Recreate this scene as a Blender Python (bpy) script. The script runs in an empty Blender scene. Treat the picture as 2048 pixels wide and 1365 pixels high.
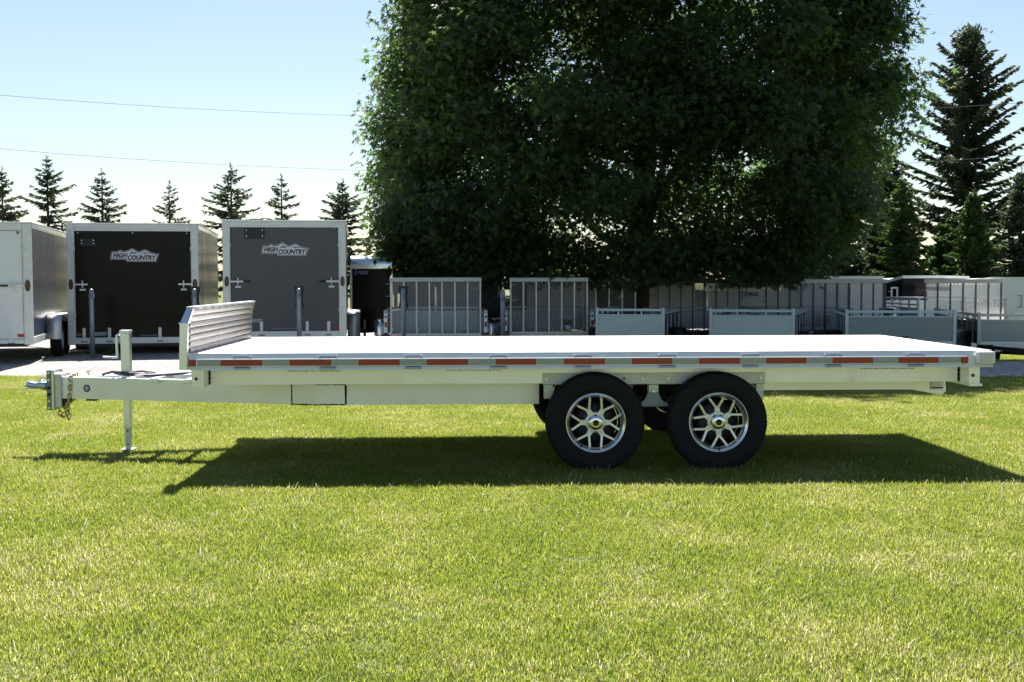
import bpy, math, random
import numpy as np
from mathutils import Vector, Matrix
R = math.radians
SC = bpy.context.scene
COL = SC.collection
random.seed(7)

# ------------------------------------------------------------------ camera, sky, sun, exposure
SUN_EL, SUN_AZ = R(53), R(-4)          # azimuth from +Y, positive towards +X
cam_d = bpy.data.cameras.new('camera')
cam = bpy.data.objects.new('camera', cam_d); COL.objects.link(cam)
cam_d.sensor_width = 36.0
cam_d.lens = 2407.9 / 2048 * 36.0
cam_d.clip_start = 0.1; cam_d.clip_end = 6000
yaw, pit, roll = 0.02909, 0.05098, -0.00222
fw = Vector((math.sin(yaw) * math.cos(pit), math.cos(yaw) * math.cos(pit), -math.sin(pit)))
rt = Vector((math.cos(yaw), -math.sin(yaw), 0)); up = rt.cross(fw)
r2 = rt * math.cos(roll) + up * math.sin(roll); u2 = up * math.cos(roll) - rt * math.sin(roll)
M = Matrix((r2, u2, -fw)).transposed().to_4x4(); M.translation = (-0.892, -9.041, 1.446)
cam.matrix_world = M
SC.camera = cam

w = bpy.data.worlds.new('World'); SC.world = w; w.use_nodes = True
nt = w.node_tree
bg = nt.nodes['Background']
sky = nt.nodes.new('ShaderNodeTexSky'); sky.sky_type = 'NISHITA'; sky.sun_disc = False
sky.sun_elevation = SUN_EL; sky.sun_rotation = SUN_AZ
sky.air_density = 1.0; sky.dust_density = 0.6; sky.ozone_density = 1.0
nt.links.new(sky.outputs[0], bg.inputs[0]); bg.inputs[1].default_value = 0.05

sl = bpy.data.lights.new('sun', 'SUN'); sl.energy = 5.0; sl.angle = R(0.53); sl.color = (1, .95, .87)
so = bpy.data.objects.new('sun', sl); COL.objects.link(so)
sd = Vector((math.sin(SUN_AZ) * math.cos(SUN_EL), math.cos(SUN_AZ) * math.cos(SUN_EL), math.sin(SUN_EL)))
so.rotation_euler = sd.to_track_quat('Z', 'Y').to_euler(); so.location = (0, 0, 30)
SC.view_settings.view_transform = 'Standard'; SC.view_settings.look = 'None'
SC.view_settings.gamma = 1.0; SC.view_settings.use_curve_mapping = False
SC.view_settings.exposure = 1.42
SC.cycles.max_bounces = 10; SC.cycles.transparent_max_bounces = 8

# ------------------------------------------------------------------ materials
MATS = {}
def mat(name, col, rough=.6, metal=0., var=0., vscale=6., bump=0., bscale=40., spec=.5, trans=0., tval=1.5, island=None,
        aniso=0., coat=0., dirt=None, stretch=None):
    """Principled material with noise variation; trans mixes a translucent lobe in; island = second colour per blade or leaf."""
    if name in MATS: return MATS[name]
    m = bpy.data.materials.new(name); m.use_nodes = True
    n = m.node_tree.nodes; L = m.node_tree.links
    p = n['Principled BSDF']
    p.inputs['Roughness'].default_value = rough; p.inputs['Metallic'].default_value = metal
    p.inputs['Specular IOR Level'].default_value = spec
    p.inputs['Coat Weight'].default_value = coat
    if aniso: p.inputs['Anisotropic'].default_value = aniso
    base = n.new('ShaderNodeRGB'); base.outputs[0].default_value = (*col, 1)
    out = base.outputs[0]
    tc = n.new('ShaderNodeTexCoord')
    vec = tc.outputs['Object']
    if stretch:
        mp = n.new('ShaderNodeMapping'); mp.inputs['Scale'].default_value = stretch
        L.new(vec, mp.inputs['Vector']); vec = mp.outputs[0]
    if island:
        g = n.new('ShaderNodeNewGeometry')
        rp = n.new('ShaderNodeValToRGB')
        el = rp.color_ramp.elements
        cols = [col] + list(island)
        el[0].position = 0; el[0].color = (*cols[0], 1)
        el[1].position = 1; el[1].color = (*cols[-1], 1)
        for i, c in enumerate(cols[1:-1]):
            e = el.new((i + 1) / (len(cols) - 1)); e.color = (*c, 1)
        L.new(g.outputs['Random Per Island'], rp.inputs[0]); out = rp.outputs[0]
    if var:
        no = n.new('ShaderNodeTexNoise'); no.inputs['Scale'].default_value = vscale; no.inputs['Detail'].default_value = 5
        L.new(vec, no.inputs['Vector'])
        mr = n.new('ShaderNodeMapRange'); mr.inputs[1].default_value = .25; mr.inputs[2].default_value = .75
        mr.inputs[3].default_value = 1 - var; mr.inputs[4].default_value = 1 + var
        L.new(no.outputs[0], mr.inputs[0])
        mx = n.new('ShaderNodeMix'); mx.data_type = 'RGBA'; mx.blend_type = 'MULTIPLY'; mx.inputs[0].default_value = 1
        L.new(out, mx.inputs[6]); L.new(mr.outputs[0], mx.inputs[7]); out = mx.outputs[2]
        if not island:
            rr = n.new('ShaderNodeMapRange'); rr.inputs[1].default_value = .3; rr.inputs[2].default_value = .7
            rr.inputs[3].default_value = max(.03, rough - .4 * var); rr.inputs[4].default_value = min(1, rough + .4 * var)
            L.new(no.outputs[0], rr.inputs[0]); L.new(rr.outputs[0], p.inputs['Roughness'])
    if dirt:
        d = n.new('ShaderNodeTexNoise'); d.inputs['Scale'].default_value = dirt[1]; d.inputs['Detail'].default_value = 8
        L.new(tc.outputs['Object'], d.inputs['Vector'])
        dr = n.new('ShaderNodeMapRange'); dr.inputs[1].default_value = dirt[2]; dr.inputs[2].default_value = dirt[2] + .15
        L.new(d.outputs[0], dr.inputs[0])
        mx = n.new('ShaderNodeMix'); mx.data_type = 'RGBA'; L.new(dr.outputs[0], mx.inputs[0])
        L.new(out, mx.inputs[6]); mx.inputs[7].default_value = (*dirt[0], 1); out = mx.outputs[2]
    L.new(out, p.inputs['Base Color'])
    if bump:
        b = n.new('ShaderNodeBump'); b.inputs['Strength'].default_value = bump; b.inputs['Distance'].default_value = .01
        bn = n.new('ShaderNodeTexNoise'); bn.inputs['Scale'].default_value = bscale; bn.inputs['Detail'].default_value = 6
        L.new(vec, bn.inputs['Vector']); L.new(bn.outputs[0], b.inputs['Height']); L.new(b.outputs[0], p.inputs['Normal'])
    if trans:
        t = n.new('ShaderNodeBsdfTranslucent'); ms = n.new('ShaderNodeMixShader'); ms.inputs[0].default_value = trans
        hs = n.new('ShaderNodeHueSaturation'); hs.inputs['Saturation'].default_value = 1.15; hs.inputs['Value'].default_value = tval
        L.new(out, hs.inputs['Color']); L.new(hs.outputs[0], t.inputs['Color'])
        L.new(p.outputs[0], ms.inputs[1]); L.new(t.outputs[0], ms.inputs[2])
        L.new(ms.outputs[0], n['Material Output'].inputs[0])
    MATS[name] = m
    return m

def tread_mat(name, col, cells, rough=.3, metal=1., strength=.6, axes=('X', 'Z')):
    """Raised diamond tread plate: crossing sine ridges as relief."""
    m = bpy.data.materials.new(name); m.use_nodes = True
    n = m.node_tree.nodes; L = m.node_tree.links; p = n['Principled BSDF']
    p.inputs['Base Color'].default_value = (*col, 1); p.inputs['Metallic'].default_value = metal; p.inputs['Roughness'].default_value = rough
    tc = n.new('ShaderNodeTexCoord'); sx = n.new('ShaderNodeSeparateXYZ'); L.new(tc.outputs['Object'], sx.inputs[0])
    a, b = sx.outputs[axes[0]], sx.outputs[axes[1]]
    def math_(op, x, y=None):
        k = n.new('ShaderNodeMath'); k.operation = op
        for i, v in enumerate((x, y)):
            if v is None: continue
            if isinstance(v, (int, float)): k.inputs[i].default_value = v
            else: L.new(v, k.inputs[i])
        return k.outputs[0]
    s1 = math_('SINE', math_('MULTIPLY', math_('ADD', a, b), cells)); s2 = math_('SINE', math_('MULTIPLY', math_('SUBTRACT', a, b), cells))
    h = math_('MULTIPLY', s1, s2); h = math_('POWER', math_('ABSOLUTE', h), .7)
    cm = n.new('ShaderNodeMapRange'); cm.inputs[3].default_value = .62; cm.inputs[4].default_value = 1.3; L.new(h, cm.inputs[0])
    cx_ = n.new('ShaderNodeMix'); cx_.data_type = 'RGBA'; cx_.blend_type = 'MULTIPLY'; cx_.inputs[0].default_value = 1; cx_.inputs[6].default_value = (*col, 1)
    L.new(cm.outputs[0], cx_.inputs[7]); L.new(cx_.outputs[2], p.inputs['Base Color'])
    bp = n.new('ShaderNodeBump'); bp.inputs['Strength'].default_value = strength; bp.inputs['Distance'].default_value = .006
    L.new(h, bp.inputs['Height']); L.new(bp.outputs[0], p.inputs['Normal'])
    no = n.new('ShaderNodeTexNoise'); no.inputs['Scale'].default_value = 3; no.inputs['Detail'].default_value = 5
    L.new(tc.outputs['Object'], no.inputs['Vector'])
    mr = n.new('ShaderNodeMapRange'); mr.inputs[3].default_value = rough * .6; mr.inputs[4].default_value = rough * 1.5
    L.new(no.outputs[0], mr.inputs[0]); L.new(mr.outputs[0], p.inputs['Roughness'])
    MATS[name] = m
    return m

ALU_RAIL = mat('rail_aluminium', (.86, .86, .85), .42, .12, var=.06, vscale=5)
ALU = mat('mill_aluminium', (.85, .87, .91), .30, .9, var=.08, vscale=2.2, dirt=((.62, .61, .54), 1.6, .64))
ALU_COOL = mat('cool_aluminium', (.84, .87, .92), .34, .8, var=.07, vscale=2.5, dirt=((.58, .58, .52), 2.2, .66))
ALU_DECK = mat('deck_aluminium', (.80, .80, .79), .5, .5, var=.06, vscale=3, dirt=((.35, .33, .28), 9, .72))
ALU_DULL = mat('weathered_aluminium', (.66, .67, .66), .5, .8, var=.12, vscale=6)
GALV = mat('galvanised_steel', (.62, .64, .62), .45, .75, var=.18, vscale=14, dirt=((.25, .24, .2), 7, .66))
CHROME = mat('polished_aluminium', (.88, .88, .86), .2, 1., var=.05, vscale=8)
BRIGHT = mat('bright_zinc', (.75, .78, .82), .25, 1., var=.1, vscale=20)
POCKM = mat('zinc_pocket', (.62, .68, .76), .4, .55, var=.08, vscale=20)
GOLD = mat('yellow_zinc', (.72, .56, .26), .35, 1., var=.2, vscale=60)
RUBBER = mat('tyre_rubber', (.018, .018, .019), .75, 0, var=.25, vscale=20, bump=.15, bscale=120, spec=.15)
BLACKP = mat('black_plastic', (.015, .015, .016), .45, 0, var=.1, vscale=30)
WELD_SHADE = mat('weld_and_shade_black', (.03, .03, .028), .8, .2, var=.4, vscale=60, bump=.5, bscale=200)
REDT = mat('red_reflective_tape', (.36, .035, .016), .4, 0, var=.08, vscale=30, coat=.3)
SILT = mat('silver_reflective_tape', (.34, .36, .36), .35, .25, var=.08, vscale=30, coat=.3)
REDL = mat('red_lens', (.35, .012, .012), .2, 0, var=.05, coat=.5)
AMBER = mat('clear_lens', (.6, .6, .62), .12, .3, var=.05, coat=.5)
RUST = mat('rusty_bolt', (.16, .07, .03), .8, .3, var=.3, vscale=90)
WHITEP = mat('white_painted_aluminium', (.72, .74, .72), .38, .15, var=.06, vscale=4, dirt=((.5, .48, .42), 3, .68))
WSHEET = mat('white_sheet_metal', (.80, .81, .82), .35, 0, var=.05, vscale=2, coat=.2)
BSHEET = mat('black_sheet_metal', (.007, .007, .008), .2, 0, var=.12, vscale=2, spec=.16)
BLSHEET = mat('charcoal_sheet_metal', (.040, .052, .090), .22, 0, var=.10, vscale=1.2, spec=.10, stretch=(1, 3, .4))
GSHEET = mat('grey_sheet_metal', (.090, .094, .102), .35, 0, var=.06, vscale=2.5, spec=.3)
STICKW = mat('white_vinyl', (.72, .72, .74), .5, 0, var=.05)
STICKD = mat('dark_vinyl', (.012, .014, .022), .5, 0, var=.05)
STICKG = mat('green_vinyl', (.10, .14, .10), .5, 0, var=.05)
BLUEV = mat('blue_vinyl', (.03, .04, .16), .45, 0, var=.05)
GREYPIPE = mat('grey_steel_pipe', (.23, .27, .31), .45, .4, var=.12, vscale=6, dirt=((.3, .28, .25), 4, .68))
BARK = mat('bark', (.07, .055, .042), .9, 0, var=.35, vscale=14, bump=.8, bscale=25)
MESHM = mat('expanded_steel_mesh', (.30, .30, .31), .5, .7, var=.1, vscale=9)
GATEM = mat('grey_gate_steel', (.40, .42, .42), .45, .6, var=.12, vscale=6)
DARKST = mat('black_painted_steel', (.02, .02, .022), .4, .1, var=.2, vscale=8)
CABLE = mat('cable', (.05, .05, .055), .6, 0, var=.1)
TREAD = tread_mat('tread_plate', (.50, .56, .53), 62, .33, 1., .7)
TREADY = tread_mat('tread_plate_headboard', (.50, .47, .45), 110, .34, 1., 1.0, ('Y', 'Z'))

# ------------------------------------------------------------------ mesh helpers
class MB:
    def __init__(s): s.v = []; s.f = []; s.sm = []
    def add(s, vs, fs, smooth=False):
        o = len(s.v); s.v += [tuple(p) for p in vs]
        for f in fs: s.f.append(tuple(i + o for i in f)); s.sm.append(smooth)
        return s
    def box(s, a, b, bev=0.):
        x0, y0, z0 = [min(a[i], b[i]) for i in range(3)]; x1, y1, z1 = [max(a[i], b[i]) for i in range(3)]
        if bev <= 0:
            return s.add([(x0, y0, z0), (x1, y0, z0), (x1, y1, z0), (x0, y1, z0), (x0, y0, z1), (x1, y0, z1), (x1, y1, z1), (x0, y1, z1)],
                         [(3, 2, 1, 0), (4, 5, 6, 7), (0, 1, 5, 4), (1, 2, 6, 5), (2, 3, 7, 6), (3, 0, 4, 7)])
        c = min(bev, (x1 - x0) / 2.1, (y1 - y0) / 2.1, (z1 - z0) / 2.1)
        V = []; 
        idx = {}
        for ix, X in enumerate((x0, x1)):
            for iy, Y in enumerate((y0, y1)):
                for iz, Z in enumerate((z0, z1)):
                    sx, sy, sz = (c if ix == 0 else -c), (c if iy == 0 else -c), (c if iz == 0 else -c)
                    for k, p in enumerate(((X, Y + sy, Z + sz), (X + sx, Y, Z + sz), (X + sx, Y + sy, Z))):
                        idx[ix, iy, iz, k] = len(V); V.append(p)
        F = []
        cyc = ((0, 0), (1, 0), (1, 1), (0, 1))
        F.append([idx[0, a, b, 0] for a, b in cyc][::-1]); F.append([idx[1, a, b, 0] for a, b in cyc])
        F.append([idx[a, 0, b, 1] for a, b in cyc]); F.append([idx[a, 1, b, 1] for a, b in cyc][::-1])
        F.append([idx[a, b, 0, 2] for a, b in cyc][::-1]); F.append([idx[a, b, 1, 2] for a, b in cyc])
        for a in (0, 1):
            for b in (0, 1):
                F.append((idx[0, a, b, 1], idx[1, a, b, 1], idx[1, a, b, 2], idx[0, a, b, 2]))
                F.append((idx[a, 0, b, 0], idx[a, 1, b, 0], idx[a, 1, b, 2], idx[a, 0, b, 2]))
                F.append((idx[a, b, 0, 0], idx[a, b, 1, 0], idx[a, b, 1, 1], idx[a, b, 0, 1]))
                for d in (0, 1): F.append((idx[a, b, d, 0], idx[a, b, d, 1], idx[a, b, d, 2]))
        return s.add(V, list(dict.fromkeys(tuple(f) for f in F)))
    def prism(s, poly, axis, a, b):
        """poly: 2D points; axis 'x': points are (y,z); 'y': (x,z); 'z': (x,y)."""
        mk = {'x': lambda p, t: (t, p[0], p[1]), 'y': lambda p, t: (p[0], t, p[1]), 'z': lambda p, t: (p[0], p[1], t)}[axis]
        n = len(poly)
        vs = [mk(p, a) for p in poly] + [mk(p, b) for p in poly]
        fs = [tuple(range(n))[::-1], tuple(range(n, 2 * n))] + [(i, (i + 1) % n, n + (i + 1) % n, n + i) for i in range(n)]
        return s.add(vs, fs)
    def obox(s, p, q, wd, ht, upv=(0, 0, 1)):
        """Bar from p to q with a wd x ht section."""
        p, q = Vector(p), Vector(q); d = (q - p).normalized(); u = Vector(upv)
        if abs(d.dot(u)) > .97: u = Vector((0, 1, 0))
        sd_ = d.cross(u).normalized(); u = sd_.cross(d)
        vs = []
        for c in (p, q):
            for a, b in ((-1, -1), (1, -1), (1, 1), (-1, 1)): vs.append(c + sd_ * (a * wd / 2) + u * (b * ht / 2))
        return s.add(vs, [(3, 2, 1, 0), (4, 5, 6, 7), (0, 1, 5, 4), (1, 2, 6, 5), (2, 3, 7, 6), (3, 0, 4, 7)])
    def tube(s, pts, r, n=8, caps=True):
        pts = [Vector(p) for p in pts]; rs = r if isinstance(r, (list, tuple)) else [r] * len(pts)
        o = []; ref = None
        for i, p in enumerate(pts):
            d = (pts[min(i + 1, len(pts) - 1)] - pts[max(i - 1, 0)]).normalized()
            if ref is None: ref = Vector((0, 0, 1)) if abs(d.z) < .9 else Vector((1, 0, 0))
            a = d.cross(ref).normalized(); b = a.cross(d).normalized(); ref = b
            o += [p + (a * math.cos(2 * math.pi * k / n) + b * math.sin(2 * math.pi * k / n)) * rs[i] for k in range(n)]
        fs = [(i * n + k, i * n + (k + 1) % n, (i + 1) * n + (k + 1) % n, (i + 1) * n + k) for i in range(len(pts) - 1) for k in range(n)]
        s.add(o, fs, True)
        if caps: s.add(o[:n], [tuple(range(n))[::-1]]); s.add(o[-n:], [tuple(range(n))])
        return s
    def lathe(s, prof, n=32, axis='y', c=(0, 0, 0), smooth=True):
        """prof: (t, r) pairs along the axis."""
        vs = []
        for t, r in prof:
            for k in range(n):
                a = 2 * math.pi * k / n; x, y = r * math.cos(a), r * math.sin(a)
                vs.append({'y': (c[0] + x, c[1] + t, c[2] + y), 'z': (c[0] + x, c[1] + y, c[2] + t), 'x': (c[0] + t, c[1] + x, c[2] + y)}[axis])
        fs = [(i * n + k, i * n + (k + 1) % n, (i + 1) * n + (k + 1) % n, (i + 1) * n + k) for i in range(len(prof) - 1) for k in range(n)]
        return s.add(vs, fs, smooth)
    def disc(s, c, r, n=20, axis='y', t=.004):
        return s.lathe([(0, .0001), (0, r), (t, r), (t, .0001)], n, axis, c, False)
    def mesh(s, name, m):
        me = bpy.data.meshes.new(name); me.from_pydata(s.v, [], s.f); me.materials.append(m)
        me.polygons.foreach_set('use_smooth', s.sm)
        import bmesh
        bm = bmesh.new(); bm.from_mesh(me); bmesh.ops.recalc_face_normals(bm, faces=bm.faces); bm.to_mesh(me); bm.free()
        return me
    def build(s, name, m, parent=None): return link(name, s.mesh(name, m), parent)

def link(name, me, parent=None):
    o = bpy.data.objects.new(name, me); COL.objects.link(o)
    if parent is not None: o.parent = parent
    return o
def thing(name, label, cat, loc=(0, 0, 0), rotz=0., group=None):
    o = bpy.data.objects.new(name, None); COL.objects.link(o); o.empty_display_size = .2
    o.location = loc; o.rotation_euler = (0, 0, rotz)
    return tag(o, label, cat, group)
def tag(o, label, cat, group=None):
    o['label'] = label; o['category'] = cat
    if group: o['group'] = group
    return o
def struct(o): o['kind'] = 'structure'; return o
def stuff(o): o['kind'] = 'stuff'; return o
def bx(name, m, parent, a, b, bev=0.): return MB().box(a, b, bev).build(name, m, parent)
def pivot(name, parent, loc=(0, 0, 0), rotz=0):
    o = bpy.data.objects.new(name, None); COL.objects.link(o); o.parent = parent; o.location = loc; o.rotation_euler = (0, 0, rotz); o.empty_display_size = .1
    return o
def copy_tree(o, parent=None):
    c = o.copy(); COL.objects.link(c); c.parent = parent
    for ch in list(o.children): copy_tree(ch, c)
    return c

def text_mb(txt, x0, x1, z0, z1, y, depth=.001, shear=0., bold=0., mb=None):
    """Lettering in the x-z plane facing -y, stretched into the given box."""
    cu = bpy.data.curves.new('lettering', 'FONT'); cu.body = txt; cu.shear = shear; cu.offset = bold; cu.resolution_u = 3
    ob = bpy.data.objects.new('lettering', cu); COL.objects.link(ob)
    bpy.context.view_layer.update()
    dg = bpy.context.evaluated_depsgraph_get(); me = ob.evaluated_get(dg).to_mesh()
    vs = [v.co.copy() for v in me.vertices]; fs = [tuple(p.vertices) for p in me.polygons]
    ob.evaluated_get(dg).to_mesh_clear(); bpy.data.objects.remove(ob); bpy.data.curves.remove(cu)
    ax, bx_ = min(v.x for v in vs), max(v.x for v in vs); ay, by = min(v.y for v in vs), max(v.y for v in vs)
    mb = mb or MB()
    return mb.add([(x0 + (v.x - ax) / (bx_ - ax) * (x1 - x0), y, z0 + (v.y - ay) / (by - ay) * (z1 - z0)) for v in vs], fs)

def hgt(x, y):
    """Height of the land: level lawn, falling away gently to the back right."""
    def ss(a, b, t): t = min(1, max(0, (t - a) / (b - a))); return t * t * (3 - 2 * t)
    return -.014 - .68 * ss(11.5, 20.5, y) * ss(-5, 3, x) - .25 * ss(11.3, 14, y) * ss(.5, 3, x) * (1 - ss(15, 20.5, y))

# ------------------------------------------------------------------ the land
def axis_pts(lo, hi, step, far):
    a = list(np.arange(lo, hi + 1e-6, step)); return [-f for f in far[::-1]] + a + list(far)
def ground_mat():
    m = bpy.data.materials.new('lawn_soil'); m.use_nodes = True
    n = m.node_tree.nodes; L = m.node_tree.links; p = n['Principled BSDF']; p.inputs['Roughness'].default_value = .95
    g = n.new('ShaderNodeNewGeometry')
    a = n.new('ShaderNodeTexNoise'); a.inputs['Scale'].default_value = 1.1; a.inputs['Detail'].default_value = 7
    b = n.new('ShaderNodeTexNoise'); b.inputs['Scale'].default_value = 45; b.inputs['Detail'].default_value = 6
    for k in (a, b): L.new(g.outputs['Position'], k.inputs['Vector'])
    r1 = n.new('ShaderNodeValToRGB'); e = r1.color_ramp.elements
    e[0].position = .3; e[0].color = (.075, .105, .018, 1); e[1].position = .75; e[1].color = (.135, .135, .035, 1)
    L.new(a.outputs[0], r1.inputs[0])
    r2_ = n.new('ShaderNodeMapRange'); r2_.inputs[1].default_value = .3; r2_.inputs[2].default_value = .7; r2_.inputs[3].default_value = .55; r2_.inputs[4].default_value = 1.35
    L.new(b.outputs[0], r2_.inputs[0])
    mx = n.new('ShaderNodeMix'); mx.data_type = 'RGBA'; mx.blend_type = 'MULTIPLY'; mx.inputs[0].default_value = 1
    L.new(r1.outputs[0], mx.inputs[6]); L.new(r2_.outputs[0], mx.inputs[7]); L.new(mx.outputs[2], p.inputs['Base Color'])
    bp = n.new('ShaderNodeBump'); bp.inputs['Strength'].default_value = .7; bp.inputs['Distance'].default_value = .03
    L.new(b.outputs[0], bp.inputs['Height']); L.new(bp.outputs[0], p.inputs['Normal'])
    return m
def gravel_mat():
    m = bpy.data.materials.new('crushed_stone'); m.use_nodes = True
    n = m.node_tree.nodes; L = m.node_tree.links; p = n['Principled BSDF']; p.inputs['Roughness'].default_value = .9
    g = n.new('ShaderNodeNewGeometry')
    v = n.new('ShaderNodeTexVoronoi'); v.inputs['Scale'].default_value = 22
    a = n.new('ShaderNodeTexNoise'); a.inputs['Scale'].default_value = .8; a.inputs['Detail'].default_value = 6
    for k in (v, a): L.new(g.outputs['Position'], k.inputs['Vector'])
    s = n.new('ShaderNodeSeparateColor'); L.new(v.outputs['Color'], s.inputs[0])
    r1 = n.new('ShaderNodeValToRGB'); e = r1.color_ramp.elements
    e[0].color = (.14, .135, .135, 1); e[1].color = (.46, .43, .41, 1)
    L.new(s.outputs[0], r1.inputs[0])
    mr = n.new('ShaderNodeMapRange'); mr.inputs[1].default_value = .3; mr.inputs[2].default_value = .7; mr.inputs[3].default_value = .75; mr.inputs[4].default_value = 1.2
    L.new(a.outputs[0], mr.inputs[0])
    mx = n.new('ShaderNodeMix'); mx.data_type = 'RGBA'; mx.blend_type = 'MULTIPLY'; mx.inputs[0].default_value = 1
    L.new(r1.outputs[0], mx.inputs[6]); L.new(mr.outputs[0], mx.inputs[7]); L.new(mx.outputs[2], p.inputs['Base Color'])
    bp = n.new('ShaderNodeBump'); bp.inputs['Strength'].default_value = .9; bp.inputs['Distance'].default_value = .025
    L.new(v.outputs['Distance'], bp.inputs['Height']); bp.invert = True; L.new(bp.outputs[0], p.inputs['Normal'])
    return m
xs = axis_pts(-40, 40, .5, [60, 120, 300, 900, 3000]); ys = [-3000, -600, -150, -60] + list(np.arange(-25, 10, 1.0)) + list(np.arange(10, 24, .4)) + list(np.arange(24, 61, 1.0)) + [90, 160, 400, 1200, 4000]
V = [(x, y, hgt(x, y)) for y in ys for x in xs]; nx = len(xs)
F = [(j * nx + i, j * nx + i + 1, (j + 1) * nx + i + 1, (j + 1) * nx + i) for j in range(len(ys) - 1) for i in range(nx - 1)]
struct(MB().add(V, F, True).build('ground', ground_mat()))
GRAV = gravel_mat()
def wob(x): return .10 * math.sin(x * 2.1) + .07 * math.sin(x * 5.3 + 1) + .05 * math.sin(x * 11.7 + 2) + .03 * math.sin(x * 23 + .5)
def near_edge(x): return 9.35 - .06 * (x + 8) + wob(x)
def gravel_strip(name, x0, x1, far):
    xs_ = np.arange(x0, x1 + .01, .12); V = []; nr = 26
    for x in xs_:
        a, b = near_edge(x), far(x)
        for k in range(nr):
            y = a + (b - a) * k / (nr - 1)
            V.append((x, y, hgt(x, y) + (.008 if k == 0 else .028)))
    F = [(i * nr + k, (i + 1) * nr + k, (i + 1) * nr + k + 1, i * nr + k + 1) for i in range(len(xs_) - 1) for k in range(nr - 1)]
    return struct(MB().add(V, F, True).build(name, GRAV))
gravel_strip('gravel_yard', -40, .96, lambda x: 27 + .4 * wob(x * .4))
gravel_strip('gravel_drive', .96, 40, lambda x: 11.65 + wob(x * .8 + 3))

# ------------------------------------------------------------------ grass: tufts of blades set out over the lawn (geometry nodes)
def blade_patch(seed, n, size, lo, hi, wid, flat):
    rg = np.random.default_rng(seed)
    base = np.stack([rg.uniform(-size / 2, size / 2, n), rg.uniform(-size / 2, size / 2, n), np.zeros(n)], 1)
    h = rg.uniform(lo, hi, n) * rg.uniform(.7, 1, n); a = rg.uniform(0, 2 * np.pi, n); lean = np.abs(rg.normal(flat, .45, n)).clip(0, 1.45)
    d = np.stack([np.cos(a), np.sin(a), np.zeros(n)], 1); sdv = np.stack([-np.sin(a), np.cos(a), np.zeros(n)], 1) * (wid * rg.uniform(.7, 1.3, n))[:, None]
    upz = np.array([0, 0, 1.])
    mid = base + d * (np.sin(lean * .6) * h * .55)[:, None] + upz * (np.cos(lean * .6) * h * .55)[:, None]
    tip = mid + d * (np.sin(lean) * h * .5)[:, None] + upz * (np.cos(lean) * h * .5)[:, None]
    V = np.stack([base - sdv, base + sdv, mid + sdv * .8, mid - sdv * .8, tip], 1).reshape(-1, 3)
    return poly_mesh('grass_patch', V, np.concatenate([np.arange(n)[:, None] * 5 + np.array([0, 1, 2, 3])], 1), np.arange(n)[:, None] * 5 + np.array([3, 2, 4]))
def poly_mesh(name, V, *faces):
    """Fast mesh from vertex and face index arrays (each array one polygon size)."""
    me = bpy.data.meshes.new(name)
    li = np.concatenate([f.reshape(-1) for f in faces]).astype(np.int32)
    ct = np.concatenate([np.full(len(f), f.shape[1]) for f in faces]).astype(np.int32)
    me.vertices.add(len(V)); me.vertices.foreach_set('co', np.ascontiguousarray(V, np.float32).reshape(-1))
    me.loops.add(len(li)); me.loops.foreach_set('vertex_index', li)
    st = np.concatenate([[0], np.cumsum(ct)[:-1]]).astype(np.int32)
    me.polygons.add(len(ct)); me.polygons.foreach_set('loop_start', st)
    me.update(calc_edges=True); me.validate()
    return me
def grass_mat():
    m = bpy.data.materials.new('grass_blades'); m.use_nodes = True
    n = m.node_tree.nodes; L = m.node_tree.links; p = n['Principled BSDF']; p.inputs['Roughness'].default_value = .5
    p.inputs['Specular IOR Level'].default_value = .3
    g = n.new('ShaderNodeNewGeometry')
    r = n.new('ShaderNodeValToRGB'); e = r.color_ramp.elements
    stops = [(0, (.092, .14, .022)), (.35, (.145, .182, .025)), (.62, (.188, .212, .034)), (.84, (.22, .228, .048)), (.94, (.27, .26, .09)), (1, (.38, .35, .20))]
    e[0].color = (*stops[0][1], 1); e[1].color = (*stops[-1][1], 1)
    for ps, c in stops[1:-1]:
        k = e.new(ps); k.color = (*c, 1)
    a = n.new('ShaderNodeTexNoise'); a.inputs['Scale'].default_value = .9; a.inputs['Detail'].default_value = 8; a.inputs['Roughness'].default_value = .68
    L.new(g.outputs['Position'], a.inputs['Vector'])
    mr = n.new('ShaderNodeMapRange'); mr.inputs[1].default_value = .34; mr.inputs[2].default_value = .66; mr.inputs[3].default_value = -.28; mr.inputs[4].default_value = .26
    L.new(a.outputs[0], mr.inputs[0])
    ad = n.new('ShaderNodeMath'); ad.use_clamp = True; L.new(g.outputs['Random Per Island'], ad.inputs[0]); L.new(mr.outputs[0], ad.inputs[1])
    L.new(ad.outputs[0], r.inputs[0]); L.new(r.outputs[0], p.inputs['Base Color'])
    t = n.new('ShaderNodeBsdfTranslucent'); hs = n.new('ShaderNodeHueSaturation'); hs.inputs['Saturation'].default_value = 1.02; hs.inputs['Value'].default_value = 2.2
    L.new(r.outputs[0], hs.inputs['Color']); L.new(hs.outputs[0], t.inputs['Color'])
    ms = n.new('ShaderNodeMixShader'); ms.inputs[0].default_value = .55
    L.new(p.outputs[0], ms.inputs[1]); L.new(t.outputs[0], ms.inputs[2]); L.new(ms.outputs[0], n['Material Output'].inputs[0])
    return m
GRASS = grass_mat()
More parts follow.
